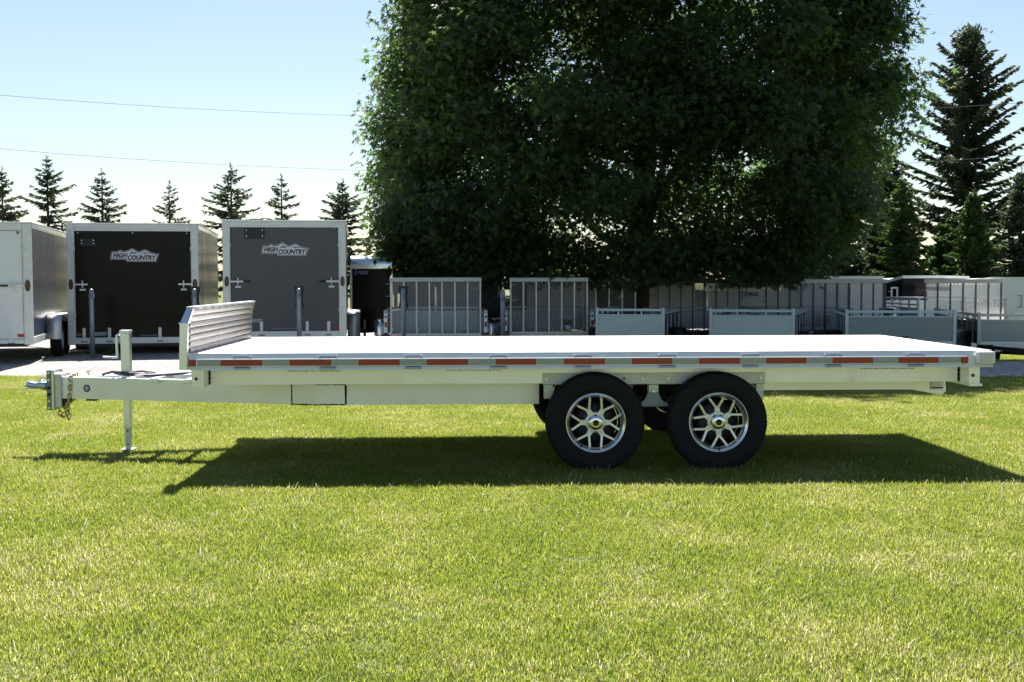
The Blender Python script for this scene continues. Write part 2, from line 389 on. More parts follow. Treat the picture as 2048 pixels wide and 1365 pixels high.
def scatter(name, pts, patches, smin, smax, seed):
    """Points that carry randomly turned copies of the blade patches."""
    me = bpy.data.meshes.new(name); me.vertices.add(len(pts)); me.vertices.foreach_set('co', np.ascontiguousarray(pts, np.float32).reshape(-1))
    o = link(name, me); me.materials.append(GRASS)
    ng = bpy.data.node_groups.new(name, 'GeometryNodeTree'); ng.interface.new_socket('Geometry', in_out='INPUT', socket_type='NodeSocketGeometry')
    ng.interface.new_socket('Geometry', in_out='OUTPUT', socket_type='NodeSocketGeometry')
    N = ng.nodes; L = ng.links; gi = N.new('NodeGroupInput'); go = N.new('NodeGroupOutput')
    gi2 = N.new('GeometryNodeGeometryToInstance')
    for pm in patches:
        src = bpy.data.objects.new('grass_patch', pm)
        oi = N.new('GeometryNodeObjectInfo'); oi.inputs[0].default_value = src; oi.inputs['As Instance'].default_value = True
        L.new(oi.outputs['Geometry'], gi2.inputs[0])
    ip = N.new('GeometryNodeInstanceOnPoints'); L.new(gi.outputs[0], ip.inputs['Points'])
    j = N.new('GeometryNodeJoinGeometry')
    for nd in [x for x in N if x.bl_idname == 'GeometryNodeObjectInfo']: L.new(nd.outputs['Geometry'], j.inputs[0])
    N.remove(gi2)
    L.new(j.outputs[0], ip.inputs['Instance']); ip.inputs['Pick Instance'].default_value = True
    rv = N.new('FunctionNodeRandomValue'); rv.data_type = 'FLOAT_VECTOR'; rv.inputs['Max'].default_value = (0, 0, 6.283); rv.inputs['Seed'].default_value = seed
    L.new(rv.outputs[0], ip.inputs['Rotation'])
    rs = N.new('FunctionNodeRandomValue'); rs.data_type = 'FLOAT'; rs.inputs[2].default_value = smin; rs.inputs[3].default_value = smax; rs.inputs['Seed'].default_value = seed + 3
    L.new(rs.outputs[1], ip.inputs['Scale'])
    L.new(ip.outputs[0], go.inputs[0])
    md = o.modifiers.new('scatter', 'NODES'); md.node_group = ng
    return stuff(o)
rg = np.random.default_rng(3)
patches = [blade_patch(10 + i, 2100, .46, .013, .040, .0017, .75) for i in range(6)]
for pm in patches: pm.materials.append(GRASS)
gp = []
for x in np.arange(-13, 13, .26):
    for y in np.arange(-8.2, 9.5, .26):
        px, py = x + rg.uniform(-.1, .1), y + rg.uniform(-.1, .1)
        if py < near_edge(px) - .02: gp.append((px, py, hgt(px, py)))
straws = [blade_patch(60 + i, 22, 1.1, .03, .085, .0013, 1.42) for i in range(4)]
STRAW = mat('dry_straw', (.50, .44, .28), .6, 0, trans=.25, island=[(.62, .57, .42)])
for pm in straws: pm.materials.append(STRAW)
tag(scatter('straw_litter', np.array([(rg.uniform(-12, 12), rg.uniform(-8, 9), .008) for _ in range(1500)]), straws, .6, 1.2, 9), 'loose dry straw clippings lying in the mown lawn', 'straw')
tag(scatter('lawn_grass', np.array(gp), patches, .75, 1.15, 1), 'short mown yellow green lawn grass under the flatbed trailer', 'grass')
gp = []
for x in np.arange(1.2, 22, .36):
    for y in np.arange(11.7, 25, .36):
        px, py = x + rg.uniform(-.15, .15), y + rg.uniform(-.15, .15); gp.append((px, py, hgt(px, py) + .012))
tag(scatter('verge_grass', np.array(gp), patches, 1.0, 1.7, 5), 'strip of grass behind the drive under the parked trailers', 'grass')

# ------------------------------------------------------------------ the flat deck trailer
FT = thing('flatbed_trailer', 'long aluminium flat deck trailer with red and silver tape, standing on the lawn', 'trailer')
W_, XL, XR, ZT = 2.59, -3.05, 3.05, .900
mir = lambda y: W_ - y
# deck planks, lengthwise
npl = 16; pw = (W_ - .11) / npl
pm = MB()
prof = [(.0015, -.03), (pw - .0015, -.03), (pw - .0015, -.002), (pw - .004, 0), (pw * .75, 0), (pw * .74, -.0015), (pw * .70, -.0015), (pw * .69, 0),
        (pw * .31, 0), (pw * .30, -.0015), (pw * .26, -.0015), (pw * .25, 0), (.004, 0), (.0015, -.002)]
pm.prism(prof, 'x', XL + .012, XR - .05)
pme = pm.mesh('plank', ALU_DECK)
for i in range(npl):
    o = link('plank', pme, FT); o.location = (0, .055 + i * pw, ZT - .0015)
# side rails with rub bar, lips, tape and stake pockets
TAPE = [(-2.81, -2.498), (-2.297, -1.983), (-1.782, -1.471), (-1.272, -.957), (-.754, -.445), (-.241, .072), (.273, .584), (.785, 1.097), (1.295, 1.605), (1.803, 2.114), (2.309, 2.616)]
POCK = [-2.649, -2.009, -1.369, -.731, -.094, .544, 1.177, 1.81, 2.443]
for side in (0, 1):
    f = (lambda y: y) if side == 0 else mir
    sg = 1 if side == 0 else -1
    P = [(.054, .8985), (.047, .9), (.040, .8985), (.0215, .866), (.012, .861), (.012, .797), (.006, .793), (-.004, .7775), (-.004, .774), (.030, .772), (.054, .772)]
    rail = MB().prism([(f(a), b) for a, b in P], 'x', XL + .01, XR - .012).build('side_rail', ALU_RAIL, FT)
    bar = MB().box((XL + .012, f(-.002), .800), (XR - .21, f(.0105), .857), .002).build('rub_bar', ALU, FT)
    for a, b in TAPE:
        MB().box((a, f(-.0032), .8045), (b, f(-.0022), .8515)).build('red_tape', REDT, bar)
    ends = [-2.985] + [v for t in TAPE for v in t] + [2.788]
    for a, b in zip(ends[0::2], ends[1::2]):
        MB().box((a + .001, f(-.0031), .8045), (b - .001, f(-.0022), .8515)).build('silver_tape', SILT, bar)
    for x in POCK:
        k = MB()
        for zc, h in ((.871, .012), (.786, .011)):
            k.obox((x - .062, f(-.006), zc), (x + .062, f(-.006), zc), .007, h + .004, (0, sg * .75, 1))
            k.obox((x - .062, f(-.009), zc), (x - .062, f(.03), zc), .006, h); k.obox((x + .062, f(-.009), zc), (x + .062, f(.03), zc), .006, h)
        for e in (-.062, .062): k.obox((x + e, f(.025), .786), (x + e, f(.025), .871), .006, .008)
        for e in (-.052, .052): k.tube([(x + e, f(-.0095), .871), (x + e, f(-.004), .871)], .004, 6)
        k.obox((x - .05, f(-.0075), .7795), (x + .05, f(-.0075), .7795), .003, .004)
        pk_ = k.build('stake_pocket', POCKM, FT)
        bx('pocket_shade_line', WELD_SHADE, pk_, (x - .056, f(-.0065), .7925), (x + .056, f(-.002), .7965)); bx('pocket_shade_line', WELD_SHADE, pk_, (x - .066, f(-.004), .8615), (x + .066, f(-.001), .8645))  # black strips put in as painted shadow lines at both pocket loops
    for x, y0 in ((XL + .032, 0), (2.8165, 0)):
        lamp = MB().box((x - .027, f(-.012), .803), (x + .027, f(-.0022), .853), .005).build('marker_lamp', REDL, FT)
    # tail lamp housing near the rear corner
    tb = MB().box((2.905, f(-.045), .800), (3.035, f(.012), .892), .005).build('tail_lamp_housing', WHITEP, FT)
    MB().box((2.925, f(-.049), .815), (3.015, f(-.0455), .877), .004).build('lens', AMBER, tb)
    MB().box((3.0355, f(-.036), .812), (3.040, f(.004), .88), .004).build('lens', REDL, tb)
    # main frame channels under the deck
    yb = f(.31)
    c = MB().prism([(f(a), b) for a, b in [(.31, .637), (.31, .773), (.375, .773), (.375, .766), (.318, .766), (.318, .644), (.375, .644), (.375, .637)]], 'x', -2.958, 2.895)
    fr = c.build('frame_channel', ALU, FT)
    rg_ = random.Random(5 + side)
    for xa in (-2.36, -1.13, 2.12):
        pr_ = MB(); x = xa
        while x < xa + .42:
            wd = rg_.choice([.004, .006, .009]); pr_.box((x, f(.3085), .738), (x + wd, f(.3093), .738 + rg_.uniform(.006, .010))); x += wd + rg_.choice([.003, .004, .012])
        pr_.build('mill_print', mat('faded_ink', (.22, .21, .16), .7), fr)
    # lower main beam and converging tongue
    yl = .70
    path = [(-4.44, 1.215), (-2.2, yl), (-.39, yl)]
    lw = MB().prism([(f(a), b) for a, b in [(yl, .436), (yl, .606), (yl + .075, .606), (yl + .075, .436)]], 'x', -2.2, -.39); lw.build('lower_beam', ALU_COOL, FT)
    d = Vector((path[1][0] - path[0][0], path[1][1] - path[0][1], 0)); n_ = Vector((-d.y, d.x, 0)).normalized() * .07
    p0, p1 = Vector((*path[0], 0)), Vector((*path[1], 0))
    tg = MB(); vs = []
    for p, za, zb in ((p0, .452, .634), (p1, .436, .612)):
        for q in (p, p + n_):
            for z in (za, zb): vs.append((q.x, f(q.y), z))
    tg.add(vs, [(0, 1, 3, 2), (4, 5, 7, 6), (0, 1, 5, 4), (2, 3, 7, 6), (1, 3, 7, 5), (0, 2, 6, 4)]); tongue = tg.build('tongue_beam', ALU_COOL, FT)
    # gusset wrapped round the bend, with dark weld beads
    e0 = p1 - d.normalized() * .20; off = -n_.normalized() * .007
    g0 = (e0 + off); g1 = Vector((-2.2, yl - .007, 0)); g2 = Vector((-1.955, yl - .007, 0))
    gz = MB()
    q = [(g.x, f(g.y), z) for g in (g0, g1, g2) for z in (.439, .603)] + [(g.x, f(g.y + .006), z) for g in (g0, g1, g2) for z in (.439, .603)]
    gz.add(q, [(0, 1, 3, 2), (2, 3, 5, 4), (6, 7, 9, 8), (8, 9, 11, 10), (0, 1, 7, 6), (4, 5, 11, 10), (1, 3, 9, 7), (3, 5, 11, 9), (0, 2, 8, 6), (2, 4, 10, 8)])
    gu = gz.build('gusset_plate', ALU_COOL, FT)
    wl = MB(); rj = random.Random(3)
    def bead(a, b, r=.0055):
        a, b = Vector(a), Vector(b); n = max(3, int((b - a).length / .012)); pts = [a.lerp(b, i / n) + Vector((0, 0, rj.uniform(-.002, .002))) for i in range(n + 1)]
        wl.tube(pts, [r * rj.uniform(.55, 1.25) for _ in pts], 5)
    A_ = lambda g, z, o_=.002: (g.x, f(g.y - o_), z)
    bead(A_(g0, .441), A_(g0, .601)); bead(A_(g2, .441), A_(g2, .601), .008); bead(A_(g0, .439), A_(g1, .439)); bead(A_(g1, .439), A_(g2, .439)); bead(A_(g1, .604), A_(g2, .604), .007); bead(A_(g0, .606), A_(g1, .606), .004)
    wl.build('weld_bead', WELD_SHADE, gu)
    for xa, xb in ((-1.66, -1.52), (-1.13, -.96), (-.54, -.40)):
        wl = MB(); bead((xa, f(yl - .003), .610), (xb, f(yl - .003), .610), .006); wl.build('weld_bead', WELD_SHADE, FT)
    # filler between frame channel and lower beam
    bx('spacer_bar', ALU, FT, (-2.958, f(.70), .6065), (2.85, f(.775), .6365))
    # hanger plate, hangers, springs
    hp = MB().box((-.383, f(.300), .627), (1.362, f(.3085), .717), .002).build('hanger_plate', GALV, FT)
    for x in (-.352, .255, .40, .60, .745, 1.325):
        MB().lathe([(0, .0001), (-.004 * sg, .009), (-.008 * sg, .009), (-.008 * sg, .0001)], 10, 'y', (x, f(.300), .672), False).build('bolt', RUST if x in (.255,) else BRIGHT, hp)
    bx('hanger', GALV, FT, (-.372, f(.303), .515), (-.300, f(.36), .6265), .003)
    bx('hanger', GALV, FT, (1.292, f(.303), .500), (1.352, f(.36), .6265), .003)
    hg = MB().box((.445, f(.296), .560), (.525, f(.3655), .6265), .004).build('hanger', GALV, FT)
    eq = MB().prism([(.455, .585), (.515, .585), (.545, .515), (.565, .49), (.600, .475), (.600, .452), (.37, .452), (.37, .475), (.405, .49), (.425, .515)], 'y', f(.306), f(.345)).build('equaliser', mat('blue_grey_steel', (.30, .36, .40), .5, .5, var=.15), FT)
    MB().lathe([(0, .0001), (-.012 * sg, .013), (-.012 * sg, .0001)], 8, 'y', (.485, f(.2955), .575), False).build('bolt', BRIGHT, eq)
    MB().obox((.60, f(.33), .47), (.66, f(.33), .545), .04, .04).build('shackle', DARKST, FT)
    for xa, xb in ((-.33, .40), (.57, 1.32)):
        sp = MB()
        for k in range(4):
            L_ = (xb - xa) * (1 - .2 * k) / 2; xc = (xa + xb) / 2
            sp.tube([(xc - L_, f(.335), .49 - .012 * k + .03), (xc, f(.335), .47 - .016 * k), (xc + L_, f(.335), .49 - .012 * k + .03)], .012, 4)
        sp.build('leaf_spring', DARKST, FT)
    # ramp carrier at the rear
    rc = MB().prism([(1.45, .600), (2.70, .600), (2.985, .606), (2.995, .520), (2.965, .487), (2.935, .487), (2.70, .530), (1.45, .530)], 'y', f(.80), f(.86)); rco = rc.build('ramp_carrier', ALU, FT)
    bx('ramp_latch', ALU_DULL, rco, (2.86, f(.79), .53), (2.97, f(.7985), .60), .003)
    MB().tube([(2.87, f(.788), .545), (2.96, f(.788), .545)], .005, 6).build('pin', WELD_SHADE, rco)
for y in (.3035, mir(.3035)):
    for x in (-2.958, 2.896): MB().tube([(x, y, .642 + .012 * k) for k in range(11)], [.004 + .003 * (k % 3 == 1) for k in range(11)], 5).build('weld_bead', WELD_SHADE, FT)
# transverse channels and end rails
for xa, xb in ((-3.055, -2.962), (2.900, 2.985)):
    ch = MB().prism([(xa, .636), (xb, .636), (xb, .771), (xa, .771)], 'y', .115, mir(.115)).build('end_channel', ALU, FT)
    for y in (.1145, mir(.1145)):
        s_ = 1 if y < 1 else -1
        MB().lathe([(0, .0001), (-.006 * s_, .013), (-.006 * s_, .0001)], 10, 'y', ((xa + xb) / 2 - .01, y, .70), False).build('bolt', RUST, ch)
MB().prism([(2.90, .618), (3.0, .618), (3.0, .6355), (2.90, .6355)], 'y', .10, mir(.10)).build('bumper_flange', ALU, FT)
bx('end_rail', ALU, FT, (XR - .0485, .0555, .776), (XR, mir(.0555), .8995), .003)
bx('end_rail', ALU, FT, (XL - .01, .0555, .776), (XL + .0095, mir(.0555), .8995), .003)
for i in range(12):
    x = -2.7 + i * .49
    MB().prism([(x, .778), (x, .866), (x + .06, .866), (x + .06, .860), (x + .006, .860), (x + .006, .784), (x + .06, .784), (x + .06, .778)], 'y', .056, mir(.056)).build('crossmember', ALU_DULL, FT)
bx('tongue_crossbar', ALU, FT, (-3.6, .96, .60), (-3.53, mir(.96), .636), .003)
bx('tongue_crossbar', ALU, FT, (-3.30, .88, .60), (-3.24, mir(.88), .632), .003)
MB().obox((-3.75, 1.10, .645), (-3.35, 1.62, .640), .03, .02).build('tongue_brace', ALU, FT)
# headboard: posts with kinked top, tread planks, top rail
for side in (0, 1):
    f = (lambda y: y) if side == 0 else mir
    po = MB()
    lo = [(-3.118, .776), (-3.059, .776), (-3.056, .893), (-3.049, 1.123), (-3.108, 1.123)]
    po.prism(lo, 'y', f(.002), f(.06))
    h = po.build('headboard_post', ALU, FT)
    MB().add([(x, f(y), z) for x, y, z in ((-3.106, .002, 1.1265), (-3.045, .002, 1.1265), (-3.045, .060, 1.1265), (-3.106, .060, 1.1265), (-3.066, .042, 1.236), (-3.014, .042, 1.236), (-3.014, .060, 1.236), (-3.066, .060, 1.236))],
             [(3, 2, 1, 0), (4, 5, 6, 7), (0, 1, 5, 4), (1, 2, 6, 5), (2, 3, 7, 6), (3, 0, 4, 7)]).build('headboard_post_top', CHROME, FT)
    bx('cap', ALU, h, (-3.115, f(-.002), 1.1232), (-3.044, f(.064), 1.1262))
    bx('collar', BRIGHT, h, (-3.118, f(-.003), .888), (-3.03, f(.003), .897))
hb = [(.9005, 0), (1.125, .0), (1.236, .032)]
def hbx(z): return -3.046 + (0 if z < 1.125 else (z - 1.125) / .111 * .030)
nb = 7; z0 = .9005; zh = (1.233 - z0) / nb
for i in range(nb):
    a, b = z0 + i * zh, z0 + (i + 1) * zh - .0105
    mb = MB(); pts = []
    for k in range(5):
        t = k / 4; z = a + (b - a) * t; pts.append((hbx(z) + .0022 * math.sin(math.pi * t), z))
    poly = pts + [(hbx(b) - .012, b), (hbx(a) - .012, a)]
    mb.prism(poly, 'y', .061, mir(.061)); mb.build('headboard_slat', TREADY, FT)
MB().add(*(lambda q: (q, [(0, 1, 2, 3), (4, 5, 6, 7), (0, 1, 5, 4), (2, 3, 7, 6)]))([(hbx(z) - d_, y, z) for d_ in (.010, .014) for z, y in ((.902, .061), (.902, mir(.061)), (1.12, mir(.061)), (1.12, .061))])).build('headboard_back', mat('plain_aluminium_sheet', (.36, .38, .46), .35, .9, var=.08), FT)
MB().add(*(lambda q: (q, [(0, 1, 2, 3), (4, 5, 6, 7), (0, 1, 5, 4), (2, 3, 7, 6)]))([(hbx(z) - d_, y, z) for d_ in (.010, .014) for z, y in ((1.126, .061), (1.126, mir(.061)), (1.232, mir(.061)), (1.232, .061))])).build('headboard_back', MATS['plain_aluminium_sheet'], FT)
tr = MB().obox((-3.038, .04, 1.243), (-3.038, W_ - .04, 1.243), .056, .012).build('headboard_rail', WHITEP, FT)
for k in range(9): MB().tube([(-3.008, .18 + k * .27, 1.233), (-3.008, .18 + k * .27 + .16, 1.233)], .004, 6).build('weld_bead', BRIGHT, tr)
# wheels
RT = .383
def make_wheel(parent, loc, rot, spin):
    wv = pivot('wheel', parent, loc, rot)
    t = MB(); w2 = .115
    t.lathe([(-.082, .224), (-.094, .232), (-.100, .262), (-.104, .264), (-.104, .268), (-.107, .300), (-.1085, .302), (-.1085, .312), (-.105, .330), (-.0985, .352), (-.0985, .356), (-.088, .369), (-.078, .3765),
             (-.062, .3795), (-.060, .372), (-.054, .372), (-.052, .381), (-.02, RT), (-.018, .374), (-.012, .374), (-.010, RT), (.010, RT), (.012, .374), (.018, .374), (.02, RT), (.052, .381), (.054, .372), (.060, .372), (.062, .3795), (.088, .369), (.104, .32), (.106, .29), (.094, .235), (.08, .22)], 72)
    t.build('tyre', RUBBER, wv)
    r = MB()
    r.lathe([(-.078, .2300), (-.090, .2300), (-.0935, .228), (-.0935, .2245), (-.090, .222), (-.084, .2155), (-.079, .2105), (-.077, .2085), (-.066, .2065), (-.060, .2035), (-.054, .1965), (-.046, .1905), (-.040, .1895)], 72)
    rim = r.build('rim', CHROME, wv)
    MB().lathe([(-.0395, .1895), (.07, .186), (.08, .222)], 72).build('barrel', mat('brake_dust_black', (.02, .02, .02), .6, .3), rim)
    s = MB()
    for k in range(6):
        a = spin + k * math.pi / 3
        cs = Vector((math.cos(a), 0, math.sin(a))); ap = cs * .100
        for dv in (-1, 1):
            ae = a + dv * R(17)
            p = Vector((ap.x, -.054, ap.z)); q = Vector((.192 * math.cos(ae), -.062, .192 * math.sin(ae)))
            s.obox(p, q, .0165, .022, (0, 1, 0))
        tn = Vector((-math.sin(a), 0, math.cos(a)))
        w3 = [cs * .066 - tn * .022, cs * .066 + tn * .022, cs * .098 + tn * .019, cs * .122 + tn * .016, cs * .106, cs * .122 - tn * .016, cs * .098 - tn * .019]
        s.prism([(v.x, v.z) for v in w3], 'y', -.0655, -.040)
        c = Vector((math.cos(a), 0, math.sin(a)))
        s.lathe([(-.0665, .0215), (-.0665, .013), (-.05, .012)], 14, 'y', (.080 * c.x, 0, .080 * c.z), False); s.lathe([(-.0665, .0215), (-.03, .0225)], 14, 'y', (.080 * c.x, 0, .080 * c.z))
    s.lathe([(-.046, .080), (-.054, .076), (-.058, .062), (-.050, .05), (-.03, .05)], 36); s.lathe([(-.046, .080), (-.02, .080)], 36)
    s.build('spokes', mat('machined_alloy', (.80, .82, .84), .32, .7, var=.05, vscale=20), rim)
    MB().lathe([(-.054, .060), (-.070, .059), (-.072, .056), (-.090, .055), (-.096, .050), (-.100, .036), (-.1005, .0235)], 36).build('hub_cap', mat('chrome', (.9, .9, .9), .05, 1.), wv)
    MB().lathe([(-.1005, .0235), (-.098, .0232), (-.098, .0001)], 24).build('hub_plug', BLACKP, wv)
    for k in range(6):
        a = spin + k * math.pi / 3
        MB().lathe([(-.050, .0105), (-.068, .0105), (-.071, .007), (-.071, .0001)], 6, 'y', (.080 * math.cos(a), 0, .080 * math.sin(a)), False).build('lug_nut', CHROME, wv)
    MB().tube([(.205 * math.cos(R(-120) + spin), -.062, .205 * math.sin(R(-120) + spin)), (.195 * math.cos(R(-122) + spin), -.092, .195 * math.sin(R(-122) + spin))], .006, 8).build('valve_stem', BLACKP, wv)
    MB().lathe([(-.02, .0001), (-.02, .155), (.05, .155), (.055, .182), (.06, .182), (.06, .0001)], 40).build('brake_drum', DARKST, wv)
    return wv
for xc in (.012, .955):
    sp = 0. if xc < .5 else R(34)
    make_wheel(FT, (xc, .172, .352), 0, sp); make_wheel(FT, (xc, mir(.172), .352), math.pi, sp + .4)
    MB().tube([(xc, .23, .352), (xc, mir(.23), .352)], .04, 16).build('axle', DARKST, FT)
MB().tube([(.62, .40, .47), (.70, .42, .41), (.80, .45, .385), (.9, .5, .38)], .006, 6).build('brake_wire', STICKW, FT)
# jack
jk = bx('jack', ALU, FT, (-3.918, 1.256, .60), (-3.843, 1.331, 1.0), .005)
bx('jack_cap', ALU, jk, (-3.925, 1.249, 1.0005), (-3.836, 1.338, 1.024), .004)
bx('jack_band', BRIGHT, jk, (-3.922, 1.252, .965), (-3.839, 1.335, .983))
bx('jack_tube', ALU, jk, (-3.906, 1.262, .19), (-3.844, 1.326, .5995), .004)
bx('jack_leg', GALV, jk, (-3.898, 1.268, .012), (-3.850, 1.320, .1895), .003)
bx('foot_plate', GALV, jk, (-3.925, 1.240, -.004), (-3.822, 1.348, .0115), .003)
for z in (.165, .05): MB().disc((-3.874, 1.2675, z), .008, 10, 'y', -.001).build('pin_hole', BLACKP, jk)
MB().tube([(-3.882, 1.263, .215), (-3.882, 1.241, .215)], .011, 8).build('pin', BRIGHT, jk)
MB().tube([(-3.918, 1.29, .985), (-3.94, 1.285, .985), (-3.955, 1.28, .978), (-3.957, 1.28, .94), (-3.952, 1.275, .80), (-3.955, 1.275, .788)], .010, 8).build('crank_arm', ALU, jk)
MB().tube([(-3.957, 1.275, .792), (-4.07, 1.27, .797)], .0085, 8).build('crank_grip', WHITEP, jk)
bx('jack_mount', ALU, FT, (-3.95, 1.14, .575), (-3.80, 1.45, .62))
# coupler, adjuster channel, chains
aj = MB().box((-4.527, 1.20, .352), (-4.485, 1.39, .690), .004).build('adjuster_channel', mat('dark_zinc_steel', (.20, .24, .26), .45, .8, var=.2, vscale=20), FT)
bx('channel_flange', BRIGHT, aj, (-4.484, 1.185, .352), (-4.455, 1.40, .688), .006)
for z in (.667, .607, .54, .485, .43, .372): MB().disc((-4.507, 1.1995, z), .011 if z not in (.54, .485) else .015, 10, 'y', -.003).build('bolt_hole', BRIGHT if z not in (.54, .485) else WELD_SHADE, aj)
bx('hitch_plate', GALV, FT, (-4.454, 1.19, .375), (-4.40, 1.40, .66), .004)
MB().prism([(-4.40, .452), (-4.31, .452), (-4.40, .375)], 'y', 1.225, 1.365).build('hitch_gusset', DARKST, FT)
cp = MB(); n = 12
secs = [(-4.530, .052, .505, .592), (-4.60, .050, .520, .590), (-4.645, .047, .535, .580), (-4.675, .045, .537, .590), (-4.70, .040, .537, .594), (-4.722, .03, .538, .583), (-4.735, .015, .54, .560)]
vs = []
for x, hw, za, zb in secs:
    for k in range(n):
        a = 2 * math.pi * k / n; vs.append((x, 1.295 + hw * (abs(math.cos(a)) ** .6) * math.copysign(1, math.cos(a)), (za + zb) / 2 + (zb - za) / 2 * (abs(math.sin(a)) ** .6) * math.copysign(1, math.sin(a))))
cp.add(vs, [(i * n + k, i * n + (k + 1) % n, (i + 1) * n + (k + 1) % n, (i + 1) * n + k) for i in range(len(secs) - 1) for k in range(n)] + [tuple(range(n)), tuple(range((len(secs) - 1) * n, len(secs) * n))], True)
cpo = cp.build('coupler', mat('blue_zinc', (.42, .55, .66), .3, .8, var=.1, vscale=20), FT)
MB().tube([(-4.62, 1.295, .588), (-4.60, 1.295, .612), (-4.575, 1.295, .618)], .009, 8).build('latch_lever', BRIGHT, cpo)
bx('coupler_lip', BRIGHT, cpo, (-4.745, 1.25, .529), (-4.64, 1.34, .5345), .002)
def chain(pts, L_=.044, r=.0058):
    mb = MB(); acc = 0.; k = 0
    for a, b in zip(pts[:-1], pts[1:]):
        a, b = Vector(a), Vector(b); n = max(1, round((b - a).length / (L_ * .78)))
        for i in range(n):
            c = a.lerp(b, (i + .5) / n); d = (b - a).normalized(); u = d.cross(Vector((0, 1, 0)) if k % 2 else Vector((1, .3, 0))).normalized(); k += 1
            ring = [c + d * (math.cos(t) * L_ * .55) + u * (math.sin(t) * L_ * .36) for t in [2 * math.pi * j / 10 for j in range(11)]]
            mb.tube(ring, r, 5, False)
    return mb
chain([(-4.30, 1.30, .645), (-4.318, 1.195, .64), (-4.322, 1.18, .60), (-4.335, 1.18, .45), (-4.352, 1.19, .38), (-4.362, 1.20, .30), (-4.352, 1.21, .27), (-4.345, 1.22, .32), (-4.38, 1.24, .40)]).build('safety_chain', GOLD, FT)
chain([(-4.45, 1.27, .37), (-4.44, 1.27, .30), (-4.42, 1.28, .285), (-4.40, 1.29, .33), (-4.41, 1.3, .385)]).build('safety_chain', GOLD, FT)
dn = Vector((-(.70 - 1.215), (-2.2 + 4.44), 0)).normalized()
tu = Vector((-2.2 + 4.44, .70 - 1.215, 0)).normalized()
sc = pivot('round_sticker', FT, (-4.175, 1.154, .540), math.atan2(tu.y, tu.x)); 
MB().disc((0, -.0012, 0), .031, 28, 'y', -.001).build('rim_ring', BLUEV, sc); MB().disc((0, -.0026, 0), .0175, 24, 'y', -.0008).build('centre', STICKW, sc)
MB().obox((-.010, -.0042, -.007), (0, -.0042, .006), .001, .005).obox((0, -.0042, .006), (.010, -.0042, -.007), .001, .005).build('chevron', BLUEV, sc)
bx('breakaway_box', BLACKP, FT, (-4.195, 1.19, .430), (-4.105, 1.25, .4525), .003)
MB().tube([(-4.105, 1.2, .447), (-3.95, 1.19, .442), (-3.85, 1.18, .440)], .003, 5).build('wire', CABLE, FT)
MB().tube([(-4.08, 1.28, .645), (-3.98, 1.22, .675), (-3.85, 1.18, .665), (-3.72, 1.21, .650), (-3.66, 1.35, .655), (-3.8, 1.46, .66), (-3.95, 1.42, .65), (-3.98, 1.3, .652), (-3.85, 1.2, .648), (-3.65, 1.15, .645), (-3.5, 1.2, .65), (-3.35, 1.25, .66)], .010, 8).build('wiring_cable', CABLE, FT)
MB().tube([(-4.20, 1.3, .64), (-4.215, 1.3, .675), (-4.19, 1.3, .672)], .007, 6).build('cable_clip', BRIGHT, FT)
# a few dry leaves lying on the deck
LEAFB = mat('dry_leaf', (.16, .10, .05), .8, 0, var=.2)
for i, (x, y) in enumerate(((1.02, .85), (-.35, 1.7), (2.25, 1.4), (-1.35, 1.2))):
    lm = MB().add([(0, -.025, .003), (.018, 0, .012), (.012, .025, .004), (-.012, .028, .009), (-.02, 0, .014)], [(0, 1, 2, 3, 4)])
    o = lm.build('dry_leaf', LEAFB); o.location = (x, y, ZT); o.rotation_euler = (0, 0, i * 1.3)
    tag(o, 'tiny curled brown leaf on the trailer deck ' + ('above the rear wheel', 'left of the front wheel, far side', 'near the rear end', 'in the middle of the front half')[i], 'leaf', 'dry leaves on the deck')

# ------------------------------------------------------------------ background wheels shared by the parked trailers
def simple_wheel_meshes():
    t = MB().lathe([(-.07, .185), (-.10, .20), (-.105, .26), (-.09, .31), (-.07, .327), (.07, .327), (.09, .31), (.105, .26), (.10, .20), (.07, .185)], 32).mesh('tyre', RUBBER)
    r = MB().lathe([(-.085, .188), (-.09, .18), (-.06, .165), (-.035, .15), (-.03, .08), (-.07, .06), (-.075, .03), (-.075, .0001)], 28).mesh('rim', ALU_DULL)
    return t, r
TY, RI = simple_wheel_meshes()
def add_wheel(parent, loc, rotz=0.):
    wv = pivot('wheel', parent, loc, rotz); link('tyre', TY, wv); link('rim', RI, wv)
def fender(parent, x0, x1, ya, yb, z0, z1, m, name='fender'):
    """Sheet bent over the wheels; x0 is the body side, x1 the outer edge."""
    r = .16; pts = [(ya, z0), (ya, z1 - r)] + [(ya + r - r * math.cos(t), z1 - r + r * math.sin(t)) for t in (R(30), R(60), R(90))]
    pts += [(yb - r + r * math.sin(t), z1 - r + r * math.cos(t)) for t in (0, R(30), R(60))] + [(yb, z1 - r), (yb, z0)]
    mb = MB(); inn = [(y + (.012 if y < (ya + yb) / 2 else -.012), z - (.012 if z > z1 - r else 0)) for y, z in pts]
    n = len(pts)
    vs = [(x, *p) for x in (x0, x1) for p in pts] + [(x, *p) for x in (x0, x1) for p in inn]
    fs = []
    for i in range(n - 1):
        fs += [(i, i + 1, n + i + 1, n + i), (2 * n + i, 2 * n + i + 1, 3 * n + i + 1, 3 * n + i), (n + i, n + i + 1, 3 * n + i + 1, 3 * n + i), (i, i + 1, 2 * n + i + 1, 2 * n + i)]
    mb.add(vs, fs, True)
    return mb.build(name, m, parent)
